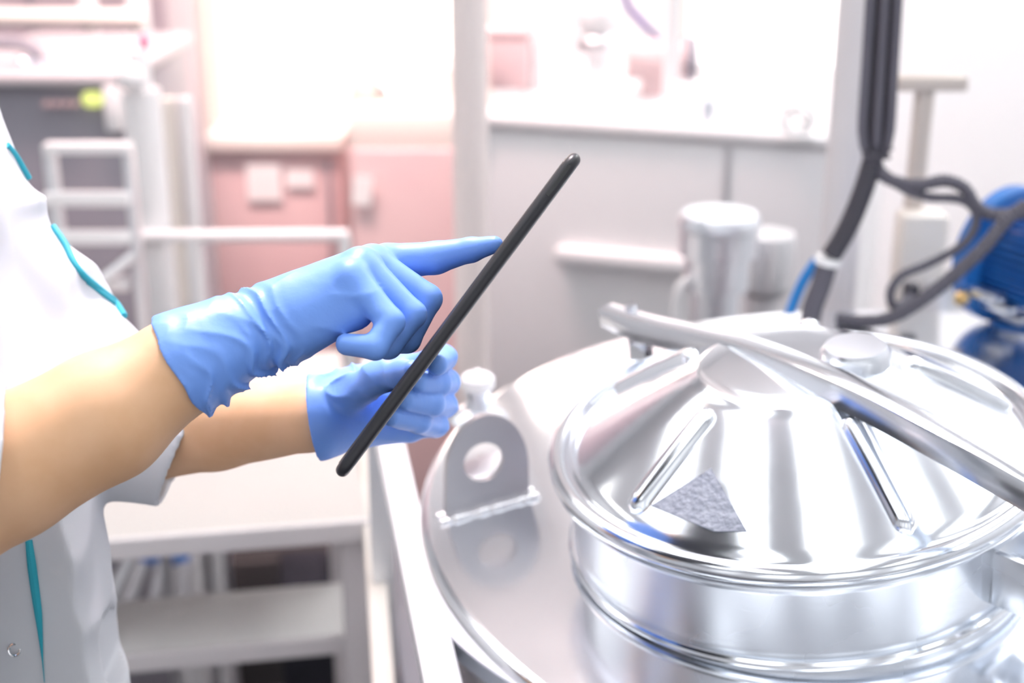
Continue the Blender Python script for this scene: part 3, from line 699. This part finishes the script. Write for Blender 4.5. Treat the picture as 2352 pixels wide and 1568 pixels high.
def hose(name, pts, rpx, m, label, cat='hose', Y=Yc, group=None, ridge=.09):
    q = [at(p[0], p[1], p[2] if len(p) > 2 else Y) for p in pts]; mid = q[len(q)//2]
    return tagp(MB().tube(q, rpx*Y/FPX, 16, .0022 if ridge else .01, ridge=ridge, pitch=.0058).build(name, m), label, cat, group)
hose('corrugated_hose', [(1992, 352), (2010, 385), (2050, 415), (2110, 425), (2170, 415), (2215, 432), (2240, 470), (2275, 492), (2330, 492), (2400, 484)], 15, M['hose'], 'grey corrugated hose running right over the top of the blue motor')
hose('corrugated_hose', [(2016, 356), (2024, 392), (2075, 432), (2130, 452), (2205, 458), (2240, 486), (2236, 530), (2200, 570), (2130, 607), (2072, 632), (2046, 668), (2050, 700), (2072, 700, 1.82), (2090, 680, 1.86)], 11, M['hose'], 'thin corrugated hose looping down in front of the blue motor', ridge=.09)
hose('corrugated_hose', [(2360, 470, 1.72), (2312, 505, 1.72), (2262, 565, 1.72), (2205, 620, 1.73), (2130, 680, 1.75), (2050, 728, 1.78), (1985, 738), (1925, 732, 1.82)], 16, M['hose'], 'corrugated hose running diagonally down behind the manhole')
hose('insulated_pipe', [(2003, 372), (1985, 430), (1962, 490), (1935, 545), (1908, 588)], 24, M['dark'], 'thick black hose slanting down left from the cable tie', ridge=0)
hose('insulated_pipe', [(1902, 598), (1884, 660), (1868, 700), (1860, 738)], 25, M['hose'], 'thick grey hose below the pale coupling', ridge=0)
q = at(1904, 590, Yc); q2 = at(1900, 606, Yc); tagp(MB().cyl(q, q2, .0175).build('coupling', M['white']), 'pale ring coupling joining the black and the grey hose', 'coupling')
hose('blue_hose', [(1876, 598, 1.84), (1848, 640, 1.84), (1825, 690, 1.84), (1808, 738, 1.84)], 13, M['bluehose'], 'blue hose beside the thick grey hose', ridge=0)
q = at(1814, 752, 1.62); tagp(MB().sphere(q, .017).cyl(q-np.array([0, 0, .06]), q, .010).build('cap_nut', M['white']), 'round white cap nut behind the lever bar', 'nut')
# T shaped stand
ts = thing('stand', 'beige T shaped post standing behind the cables', 'post', at(2125, 700, 2.1))
a = at(2125, 195, 2.1); MB().cyl((a[0], a[1], ZF), (a[0], a[1], a[2]), .0145).build('post', M['tan'], ts)
a0 = at(2056, 192, 2.1); a1 = at(2216, 186, 2.1); MB().box((a0+a1)/2, (a1[0]-a0[0], .04, .021), b=.003).build('crossbar', M['tan'], ts)
a0 = at(2062, 480, 2.09); a1 = at(2142, 735, 2.09); MB().box(((a0[0]+a1[0])/2, 2.08, (a0[2]+a1[2])/2), (a1[0]-a0[0], .06, a0[2]-a1[2]), b=.01).build('housing', M['cream'], ts)
q = at(2150, 760, 2.05); MB().lathe([(.10, -.10), (.06, -.03), (.035, .02), (.028, .08), (0, .08)], Matrix.Translation(tuple(q)), 32).build('base', M['soft'], ts)
q = at(2092, 672, 1.87); MB().box(q, (.020, .02, .028), b=.004).build('connector', M['dark'], ts)
# blue motor
mo = at(2316, 584, 1.86); motor = thing('electric_motor', 'blue electric motor with cooling fins and brass bolts at the right edge', 'motor', mo)
ad = Vector((.50, -.86, -.02)).normalized(); Mo = Matrix.Translation(tuple(mo)) @ ad.to_track_quat('Z', 'Y').to_matrix().to_4x4(); s = 1.86/FPX
MB().lathe([(0, -.02), (.078, -.02), (.094, -.012), (.094, .004), (.090, .008), (0, .008)], Mo @ Matrix.Scale(1, 4), 72).build('flange', M['blue'], motor)
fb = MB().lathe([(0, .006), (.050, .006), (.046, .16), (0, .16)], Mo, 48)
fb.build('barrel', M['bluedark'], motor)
fm = MB()
for k in range(36):
    a = 2*PI*k/36; fm.box(None, (.018, .003, .125), M=Mo @ Matrix.Rotation(a, 4, 'Z') @ Matrix.Translation((.052, 0, .075)))
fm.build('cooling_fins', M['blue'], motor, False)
def screen_polar(px, py):      # angle on the flange under a pixel
    e = Vector(EYE); v = Vector(P(px, py, 1)-EYE); t = (Vector(tuple(mo))-e).dot(ad)/v.dot(ad); q = Mo.inverted() @ (e+v*t); return q
for px, py in ((2196, 680), (2272, 606)):
    q = screen_polar(px, py); MB().lathe([(0, .006), (.0105, .006), (.0105, .012), (.006, .013), (.006, .018), (0, .019)], Mo @ Matrix.Translation((q.x, q.y, 0)), 24).build('bolt', M['brass'], motor)
for k in range(3):
    a0 = screen_polar(2225+k*30, 660+k*26); MB().box(None, (.022, .014, .05), M=Mo @ Matrix.Translation((a0.x, a0.y, .03)), b=.004).build('mounting_foot', M['satin'], motor)
MB().lathe([(0, .16), (.062, .16), (.066, .17), (.066, .22), (.055, .235), (0, .235)], Mo, 48).build('fan_cover', M['blue'], motor)
q = screen_polar(2420, 500); TBA = math.atan2(q.y, q.x)
MB().box(None, (.05, .06, .05), M=Mo @ Matrix.Rotation(TBA, 4, 'Z') @ Matrix.Translation((.066, 0, .10)), b=.008).build('terminal_box', M['blue'], motor)
q = at(2345, 770, 1.84); q[2] = top_z(q[0], q[1]); hs = mo[2]-.10-q[2]
tagp(MB().lathe([(0, 0), (.045, 0), (.045, .008), (.022, .012), (.022, hs-.01), (.034, hs-.01), (.034, hs), (0, hs)], Matrix.Translation(tuple(q)), 24).build('gearbox_stem', M['blue']), 'blue stem standing under the electric motor', 'stem')

# ------------------------------------------------------------------ big tank in the hall and what stands on it
fa = at(1095, 262, 3.35); btop = fa[2]; fb_ = atz(1985, 318, btop); bd = (fb_-fa)/np.linalg.norm(fb_-fa); bn = np.array([-bd[1], bd[0], 0.])
bt = thing('storage_tank', 'large brushed steel tank filling the background behind the tablet', 'tank', (*((fa+fb_)/2+bn*.5)[:2], ZF))
ang = math.atan2(bd[1], bd[0]); LB = np.linalg.norm(fb_-fa)
def tbox(c0, c1, z0, z1, y0, y1, b): # along, height, into
    c = fa+bd*(c0+c1)/2+bn*(y0+y1)/2; return (np.array([c[0], c[1], (z0+z1)/2]), (c1-c0, y1-y0, z1-z0), ang, b)
MB().box(*tbox(0, LB, -.8, btop-.012, 0, .95, .05)).build('shell', M['tanksteel'], bt)
MB().box(*tbox(-.012, LB+.012, btop-.03, btop, -.012, .962, .010)).build('top_plate', M['tanksteel'], bt)
for c_, y_ in ((.1, .1), (LB-.1, .1), (.1, .85), (LB-.1, .85)):
    q = fa+bd*c_+bn*y_; MB().cyl((q[0], q[1], -.78), (q[0], q[1], ZF), .04).build('leg', M['satin'], bt)
def on_face(px, z): # point of the front face under a pixel column
    v = P(px, 500, 1)-EYE; t_ = ((fa-EYE)@bn)/(v@bn); q = EYE+v*t_; return np.array([q[0], q[1], z])
q = on_face(1665, btop-.42); MB().box(q, (.018, .006, .76), ang, .001).build('seam', M['soft'], bt, False)
q = on_face(1450, 0)-bn*.02; zz = at(1450, 600, q[1])[2]; MB().box((q[0], q[1], zz), (.36, .05, .05), ang, .02).build('sight_box', M['tanksteel'], bt)
def zt(x, y): return btop
def stand(px, py, Y):     # foot of something on the big tank, near the pixel
    q = at(px, py, Y); q[2] = zt(q[0], q[1]); return q
# valve column
q = stand(1372, 262, 3.5); u_ = 3.3/FPX
t = thing('valve_column', 'white valve column with a round head on the storage tank', 'valve', q)
MB().cyl(q-np.array([0, 0, .01]), q+np.array([0, 0, .13]), 30*u_).build('pipe', M['white'], t)
MB().lathe([(0, .12), (.045, .12), (.052, .135), (.052, .155), (.035, .17), (0, .17)], Matrix.Translation(tuple(q)), 32).build('collar', M['soft'], t)
MB().sphere(q+np.array([-.002, 0, .215]), .055).build('head', M['white'], t)
q = stand(1300, 262, 3.6); t = thing('side_valve', 'slim pale pipe left of the round headed valve column', 'pipe', q); MB().cyl(q, q+np.array([0, 0, .34]), .016).build('pipe', M['white'], t); MB().sphere(q+np.array([0, 0, .07]), .03).build('ball', M['white'], t)
q = stand(1236, 235, 3.7); tagp(MB().cyl(q, q+np.array([0, 0, .42]), .022).build('vent_pipe', M['white']), 'tall white vent pipe right of the concrete column', 'pipe')
q = stand(1537, 262, 3.35); tagp(MB().cyl(q, q+np.array([0, 0, .7]), .018).lathe([(0, 0), (.05, 0), (.05, .02), (0, .02)], Matrix.Translation(tuple(q)), 24).build('riser_pipe', M['white']), 'tall pale riser pipe in front of the rose agitator motor', 'pipe')
# agitator motor lying on the tank
q = stand(1520, 240, 3.62); t = thing('agitator_motor', 'rose grey agitator motor lying on the storage tank', 'motor', q)
c = at(1525, 135, 3.62); MB().cyl(c-np.array([.095, 0, 0]), c+np.array([.06, 0, 0]), .050).build('barrel', M['panelrose'], t); MB().lathe([(0, 0), (.058, 0), (.056, .03), (0, .035)], Matrix.Translation(tuple(c+np.array([.05, 0, 0]))) @ Matrix.Rotation(PI/2, 4, 'Y'), 32).build('fan_cover', M['panelgrey'], t)
MB().box((c[0]-.02, c[1], (c[2]+q[2])/2-.01), (.07, .06, max(.02, c[2]-q[2])), b=.006).build('gearbox', M['panelrose'], t)
q = stand(1625, 275, 3.25); t = thing('rim_clamp', 'short steel clamp on the near rim of the storage tank', 'clamp', q); MB().box(q+np.array([0, 0, .02]), (.03, .03, .07), b=.006).build('block', M['satin'], t); MB().cyl(q+np.array([.0, 0, .05]), q+np.array([-.05, 0, .06]), .006).build('lever', M['satin'], t)
q = stand(1832, 270, 3.10); c = q+np.array([0, 0, .035]); t = thing('lifting_eye', 'pale ring shaped lifting eye on the storage tank rim', 'ring', q)
MB().torus(None, .030, .009, Matrix.Translation(tuple(c)) @ Matrix.Rotation(PI/2, 4, 'X'), 32, 10).build('ring', M['white'], t); MB().box(q-np.array([0, 0, .004]), (.07, .03, .015), b=.003).build('foot', M['white'], t)
hose('power_cable', [(1570, 150, 3.35), (1640, 178, 3.3), (1720, 215, 3.2), (1800, 248, 3.12), (1850, 285, 3.06)], 4, M['dark'], 'thin dark cable hanging from the agitator motor to the tank rim', 'cable', Y=2.9, ridge=0)
hose('violet_cable', [(1425, -60, 2.6), (1440, 10, 2.6), (1462, 38, 2.6), (1490, 68, 2.6), (1510, 85, 2.7)], 6, M['purple'], 'short violet cable hanging into the top of the picture', 'cable', Y=2.6, ridge=0)
# filter vessel in front of the big tank
u_ = 2.35/FPX; fc = at(1640, 760, 2.35); zt0 = at(1640, 505, 2.35)[2]
t = thing('filter_vessel', 'steel filter housing with a wide cap behind the lever bar', 'vessel', (fc[0], fc[1], ZF))
z1 = at(1640, 582, 2.35)[2]; z2 = at(1640, 658, 2.35)[2]; Mx = Matrix.Translation((fc[0], fc[1], 0))
MB().lathe([(0, zt0+.012), (88*u_, zt0+.012), (97*u_, zt0), (97*u_, zt0-.01), (92*u_, zt0-.014), (92*u_, z1), (0, z1)], Mx, 48).build('cap', M['satin'], t)
MB().lathe([(0, z1+.002), (78*u_, z1+.002), (78*u_, z2), (0, z2)], Mx, 48).build('collar', M['satin'], t); MB().lathe([(0, z2+.002), (56*u_, z2+.002), (56*u_, ZF), (0, ZF)], Mx, 48).build('pipe', M['satin'], t)
MB().tube([at(1600, 640, 2.33), at(1568, 650, 2.32), at(1556, 690, 2.32), at(1554, 770, 2.32), at(1554, 840, 2.32)], .009, 12).build('handle', M['white'], t)
fc2 = at(1762, 560, 2.5); tagp(MB().lathe([(0, fc2[2]+.02), (.05, fc2[2]+.02), (.055, fc2[2]), (.05, fc2[2]-.08), (.032, fc2[2]-.10), (.030, ZF), (0, ZF)], Matrix.Translation((fc2[0], fc2[1], 0)), 32).build('standpipe', M['soft']), 'grey steel standpipe right of the wide capped filter', 'pipe')
# column
a = at(1040, 400, 2.45); b = at(1122, 400, 2.45); tagp(MB().cyl(((a[0]+b[0])/2, 2.45, ZF), ((a[0]+b[0])/2, 2.45, CZ), (b[0]-a[0])/2, n=48).build('support_column', M['columnpaint']), 'tall round column rising behind the pointing finger', 'column')

# ------------------------------------------------------------------ lower left: step platform and rails
YW = math.radians(9.7); Aw = np.array([-math.sin(YW), math.cos(YW), 0]); Bw = np.array([math.cos(YW), math.sin(YW), 0])
zA = .50; e1 = atz(845, 1190, zA); zB = .27; e2 = atz(850, 1450, zB)
st = thing('step_platform', 'steel step platform with rough pale treads below the forearms', 'steps', (e1[0], e1[1], ZF), 0)
def plank(c, L, D, T_, m, name, parent):   # c = front right top corner
    o = c-Bw*L/2+Aw*D/2-np.array([0, 0, T_/2]); return MB().box(None, (L, D, T_), M=Matrix.Translation(tuple(o)) @ Matrix.Rotation(YW, 4, 'Z'), b=.003).build(name, m, parent, False)
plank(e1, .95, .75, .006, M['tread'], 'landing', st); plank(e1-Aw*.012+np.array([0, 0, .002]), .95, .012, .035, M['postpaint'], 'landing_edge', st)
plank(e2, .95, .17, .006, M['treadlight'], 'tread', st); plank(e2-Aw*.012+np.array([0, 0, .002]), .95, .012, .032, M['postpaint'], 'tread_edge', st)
for s, m_ in ((.0, 0), (.90, 0)):
    o = e1-Bw*(.02+s)+Aw*.03; MB().box(None, (.045, .045, zA-ZF-.01), M=Matrix.Translation((o[0], o[1], (zA+ZF)/2-.005)) @ Matrix.Rotation(YW, 4, 'Z'), b=.003).build('leg', M['postpaint'], st, False)
    o = e1-Bw*(.02+s)+Aw*.68; MB().box(None, (.045, .045, zA-ZF-.01), M=Matrix.Translation((o[0], o[1], (zA+ZF)/2-.005)) @ Matrix.Rotation(YW, 4, 'Z'), b=.003).build('leg', M['postpaint'], st, False)
q0 = at(325, 1235, 2.0); q1 = at(245, 1400, 1.97); MB().cyl(q0, q1+(q1-q0)*1.5, .012).build('brace', M['soft'], st)
# rails running towards the camera
r0 = atz(900, 1010, .55); r1 = atz(1016, 1568, .55); dr = (r1-r0); L = np.linalg.norm(dr)
def rail(name, pa, pb, z, w_, hgt_, m, label, ext0=.3, ext1=.6):
    A_ = atz(*pa, z); B_ = atz(*pb, z); d_ = (B_-A_)/np.linalg.norm(B_-A_); A_ = A_-d_*ext0; B_ = B_+d_*ext1; c_ = (A_+B_)/2; ang = math.atan2(d_[1], d_[0])
    t = thing(name, label, 'rail', (c_[0], c_[1], ZF))
    MB().box(None, (np.linalg.norm(B_-A_), w_, hgt_), M=Matrix.Translation(tuple(c_)) @ Matrix.Rotation(ang, 4, 'Z'), b=.003).build('beam', m, t, False)
    for q in (A_+d_*.05, B_-d_*.05): MB().box((q[0], q[1], (z-hgt_/2+ZF)/2), (.03, .03, z-hgt_/2-ZF), rz=ang).build('leg', m, t, False)
rail('steel_rail', (900, 1040), (1014, 1568),   .80, .033, .022, M['flat'], 'bright flat steel rail running towards the camera left of the tank', .3, .2)
rail('steel_rail', (848, 1100), (880, 1568), .47, .028, .05, M['cream'], 'cream painted rail beside the step platform', .1, .08)
rail('steel_rail', (875, 1100), (945, 1568), .30, .03, .03, M['panelgrey'], 'dark lower rail between the bright rail and the cream rail', .3, .1)
# clutter seen through the gap under the landing
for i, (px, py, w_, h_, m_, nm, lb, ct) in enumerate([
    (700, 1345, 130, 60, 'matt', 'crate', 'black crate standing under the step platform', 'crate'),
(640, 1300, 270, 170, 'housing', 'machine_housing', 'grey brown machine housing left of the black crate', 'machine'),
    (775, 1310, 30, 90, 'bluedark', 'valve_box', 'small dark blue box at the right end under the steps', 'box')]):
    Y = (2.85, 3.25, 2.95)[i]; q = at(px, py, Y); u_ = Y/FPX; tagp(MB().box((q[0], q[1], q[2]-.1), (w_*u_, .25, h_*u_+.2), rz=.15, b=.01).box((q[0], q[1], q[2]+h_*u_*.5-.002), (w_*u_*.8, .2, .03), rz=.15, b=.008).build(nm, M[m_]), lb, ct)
q = at(380, 1275, 2.8); t = thing('pump', 'blue pump with pale pipes seen under the step platform', 'pump', q)
MB().cyl(q-np.array([.05, 0, 0]), q+np.array([.05, 0, 0]), .022).build('barrel', M['blue'], t); MB().box(q+np.array([.0, 0, .03]), (.05, .04, .03), b=.005).build('terminal_box', M['blue'], t)
for dx in (-45, -5, 45): a = at(380+dx, 1290, 2.78); b = at(360+dx*1.5, 1400, 2.75); MB().cyl(a, b, .016).build('pipe', M['soft'], t)
for i, px in enumerate((455, 500)): a = at(px, 1180, 3.0); tagp(MB().cyl((a[0], a[1], ZF), (a[0], a[1], a[2]), .022).build('upright_pipe', M['soft']), ['thin steel upright under the steps right of the blue pump', 'second steel upright under the steps left of the grey housing'][i], 'pipe')

# ------------------------------------------------------------------ left background
Y = 3.9; u_ = Y/FPX
def pbox(px0, py0, px1, py1, Y, depth, m, name, parent=None, b=.008, zlow=None):
    a = at(px0, py0, Y); c = at(px1, py1, Y); z0 = c[2] if zlow is None else zlow
    return MB().box(((a[0]+c[0])/2, Y+depth/2, (a[2]+z0)/2), (abs(c[0]-a[0]), depth, a[2]-z0), b=b).build(name, m, parent, True)
t = thing('filling_machine', 'grey machine housing with a lit green button behind the ladder', 'machine', (at(150, 300, 3.6)[0], 3.6, ZF))
pbox(-150, 190, 292, 300, 3.5, .7, M['panelgrey'], 'body', t, zlow=ZF); pbox(-155, 172, 296, 200, 3.47, .76, M['plate'], 'top_plate', t)
q = at(213, 228, 3.49); MB().box(q, (.050, .02, .036), b=.012).build('indicator_light', M['led'], t)
for k in range(4): q = at(110+k*22, 236, 3.49); MB().cyl(q, q-np.array([0, .02, 0]), .007).build('button', M['panelrose'], t)
pbox(232, 200, 280, 305, 3.46, .05, M['white'], 'side_cover', t)
t = thing('hose_elbow', 'dark bent hose on a steel coupling on top of the grey machine', 'hose', at(60, 170, 3.6))
MB().tube([at(-80, 100, 3.6), at(20, 98, 3.6), at(60, 104, 3.6), at(82, 120, 3.6), at(86, 138, 3.6)], .017, 14).build('hose', M['panelgrey'], t)
MB().cyl(at(88, 134, 3.6), at(88, 152, 3.6), .028).sphere(at(55, 148, 3.58), .02).build('coupling', M['satin'], t)
t = thing('pipe_rack', 'pale pipes crossing at the top left of the hall', 'pipe', (at(100, 40, 4.4)[0], 4.4, ZF))
MB().cyl(at(-300, 36, 4.4), at(330, 42, 4.4), .027).build('pipe', M['frame'], t); 
for px, r in ((205, .027), (318, .033)): a = at(px, 40, 4.45); MB().cyl((a[0], a[1], ZF), (a[0], a[1], CZ), r).build('upright', M['white'], t)
t = thing('added_backdrop', 'tall grey mauve cupboard added behind the crossing pipes to darken the far left wall', 'backdrop', (-2.3, 5.3, ZF))  # made-up panel that tones down the bright wall
a = at(-560, 100, 5.0); b = at(392, 100, 5.0); MB().box(((a[0]+b[0])/2, 5.2, (ZF+2.4)/2), (b[0]-a[0], .45, 2.4-ZF), b=.01).build('body', M['backdrop'], t, False)
for k in (.36, .68): MB().box((a[0]+(b[0]-a[0])*k, 4.968, .7), (.02, .012, 2.9)).build('backdrop_gap', M['panelgrey'], t, False)
# ladder
t = thing('step_ladder', 'steel ladder with three pale rungs beside the person', 'ladder', (at(200, 400, 2.7)[0], 2.7, ZF))
a = at(112, 330, 2.7); MB().box((a[0], a[1], (a[2]+ZF)/2), (.022, .03, a[2]-ZF), b=.003).build('rail', M['soft'], t); a = at(292, 330, 2.7); MB().box((a[0], a[1], (a[2]+ZF)/2), (.018, .03, a[2]-ZF), b=.003).build('rail', M['soft'], t)
for py, h_ in ((338, 24), (455, 30), (544, 28), (650, 28)):
    a = at(103, py, 2.68); b = at(300, py+2, 2.68); MB().box((a+b)/2, (b[0]-a[0], .035, h_*2.68/FPX), b=.004).build('rung', M['white'] if py < 600 else M['soft'], t)
MB().cyl(at(310, 585, 2.66), at(205, 668, 2.62), .011).build('brace', M['soft'], t)
# white cylinder and posts
a = at(340, 400, 2.95); t = thing('filter_column', 'tall white filter cylinder left of the window', 'cylinder', (a[0], a[1], ZF)); z_ = at(340, 205, 2.95)[2]
MB().cyl((a[0], a[1], ZF), (a[0], a[1], z_), 44*2.95/FPX, n=40).build('shell', M['white'], t)
zz = at(345, 118, 2.95)[2]; MB().cyl((a[0]+.003, a[1], z_), (a[0]+.003, a[1], zz), .021).build('neck', M['white'], t)
q = at(300, 178, 2.9); MB().sphere(q, .028).cyl(q, (a[0], a[1], q[2]), .014).build('ball_float', M['white'], t)
q = at(331, 96, 2.95); MB().sphere(q, .011, 1.5).build('pink_cap', mat('pink_cap', (.7, .25, .4), .5), t)
for px, px1, nm, lb in ((398, 400, 'grey_pole', 'slim pole right of the white filter cylinder'), (425, 448, 'grey_pole', 'pale pole nearest the cabinet')):
    a = at((px+px1)/2, 400, 3.3); z_ = at(px, 225, 3.3)[2]; tagp(MB().cyl((a[0], a[1], ZF), (a[0], a[1], z_), .018).build(nm, M['frame'] if px < 420 else M['white']), lb, 'pole')
# handrail
t = thing('handrail', 'pale horizontal handrail in front of the cabinets', 'rail', (at(550, 540, 2.9)[0], 2.9, ZF))
a = at(300, 543, 2.9); b = at(800, 540, 2.9); MB().cyl(a, b, .013).build('top_rail', M['white'], t)
for px in (440, 790): c = at(px, 541, 2.9); MB().cyl((c[0], c[1], ZF), tuple(c), .013).build('post', M['white'], t)
# cabinets
t = thing('control_cabinet', 'wide rosy beige cabinet with a big and a small paper sheet', 'cabinet', (at(640, 400, 4.2)[0], 4.3, ZF))
pbox(478, 345, 785, 500, 4.2, .6, M['panelrose'], 'body', t, zlow=ZF); pbox(470, 312, 790, 350, 4.17, .66, M['frame'], 'top', t)
a = at(755, 400, 4.19); MB().box((a[0], 4.19, (at(755, 370, 4.19)[2]-.6)/2), (.01, .02, at(755, 370, 4.19)[2]+.6)).build('door_seam', M['panelgrey'], t, False)
for (x0, y0, x1, y1), lb in (((565, 376, 648, 460), 'large square white paper sheet taped on the cabinet'), ((656, 388, 722, 430), 'small white paper sheet right of the large one')):
    a = at(x0, y0, 4.195); b = at(x1, y1, 4.195); tagp(MB().box(((a[0]+b[0])/2, 4.190, (a[2]+b[2])/2), (b[0]-a[0], .003, a[2]-b[2]), rz=0).build('paper_sheet', M['paper'], None, False), lb, 'paper')
t = thing('corner_cabinet', 'rosy beige cabinet between the wide cabinet and the column', 'cabinet', (at(930, 400, 3.9)[0], 4.0, ZF))
pbox(805, 345, 1100, 560, 3.8, .7, M['panelrose'], 'body', t, zlow=ZF); pbox(800, 262, 1105, 345, 3.82, .66, M['frame'], 'upper_unit', t)
q = at(832, 437, 3.79); tagp(MB().box(None, (.052, .003, .082), M=Matrix.Translation((q[0], 3.785, q[2])) @ Matrix.Rotation(.12, 4, 'Y')).build('paper_sheet', M['paper'], None, False), 'tilted white paper sheet on the cabinet by the column', 'paper')
# things under the window
za = at(600, 312, 4.17)[2]+.001; zc = at(900, 262, 3.82)[2]+.001
t = thing('packing_machine', 'pale yellow lit machine on the wide cabinet below the window', 'machine', (at(740, 260, 4.5)[0], 4.5, za))
pbox(655, 236, 790, 310, 4.45, .3, M['frame'], 'body', t, zlow=za); pbox(700, 222, 770, 240, 4.5, .2, M['cream'], 'lid', t)
t = thing('small_dosing_pump', 'small sunlit pump with a thin rod and shiny knobs on the corner cabinet', 'pump', (at(815, 220, 4.0)[0], 4.0, zc))
pbox(778, 180, 862, 262, 4.0, .18, M['cream'], 'body', t, zlow=zc) if False else pbox(803, 180, 862, 262, 4.0, .18, M['cream'], 'body', t, zlow=zc)
a = at(815, 185, 4.09); MB().cyl(a, a+np.array([0, 0, .6]), .008).build('rod', M['cream'], t); a = at(848, 185, 4.09); MB().cyl(a, a+np.array([0, 0, .07]), .007).build('rod', M['cream'], t)
a = at(880, 200, 4.05); MB().sphere(a, .022).build('knob', M['chrome'], t); b = at(897, 218, 4.02); MB().sphere(b, .020).build('knob', M['chrome'], t); MB().cyl((a[0]-.01, a[1], zc), a, .008).build('stem', M['cream'], t)
t = thing('hopper', 'pale hopper with a slanting rim at the right of the window', 'hopper', (at(980, 200, 4.1)[0], 4.1, zc))
a = at(918, 180, 4.1); b = at(1058, 152, 4.1); c = at(1058, 262, 4.1); d = at(918, 262, 4.1); c[2] = d[2] = zc
MB().prism([a, b, c, d], (0, 0, 0), (0, .25, 0)).build('body', M['frame'], t); a = at(921, 185, 4.2); MB().cyl(a, a+np.array([0, 0, .11]), .008).build('rod', M['cream'], t)
q = stand(1168, 225, 3.7); tagp(MB().box(q+np.array([0, 0, .07]), (.10, .1, .13), b=.01).box(q+np.array([0, 0, .145]), (.105, .105, .02), b=.005).build('junction_box', M['panelrose']), 'rosy junction box on the storage tank beside the column', 'box')
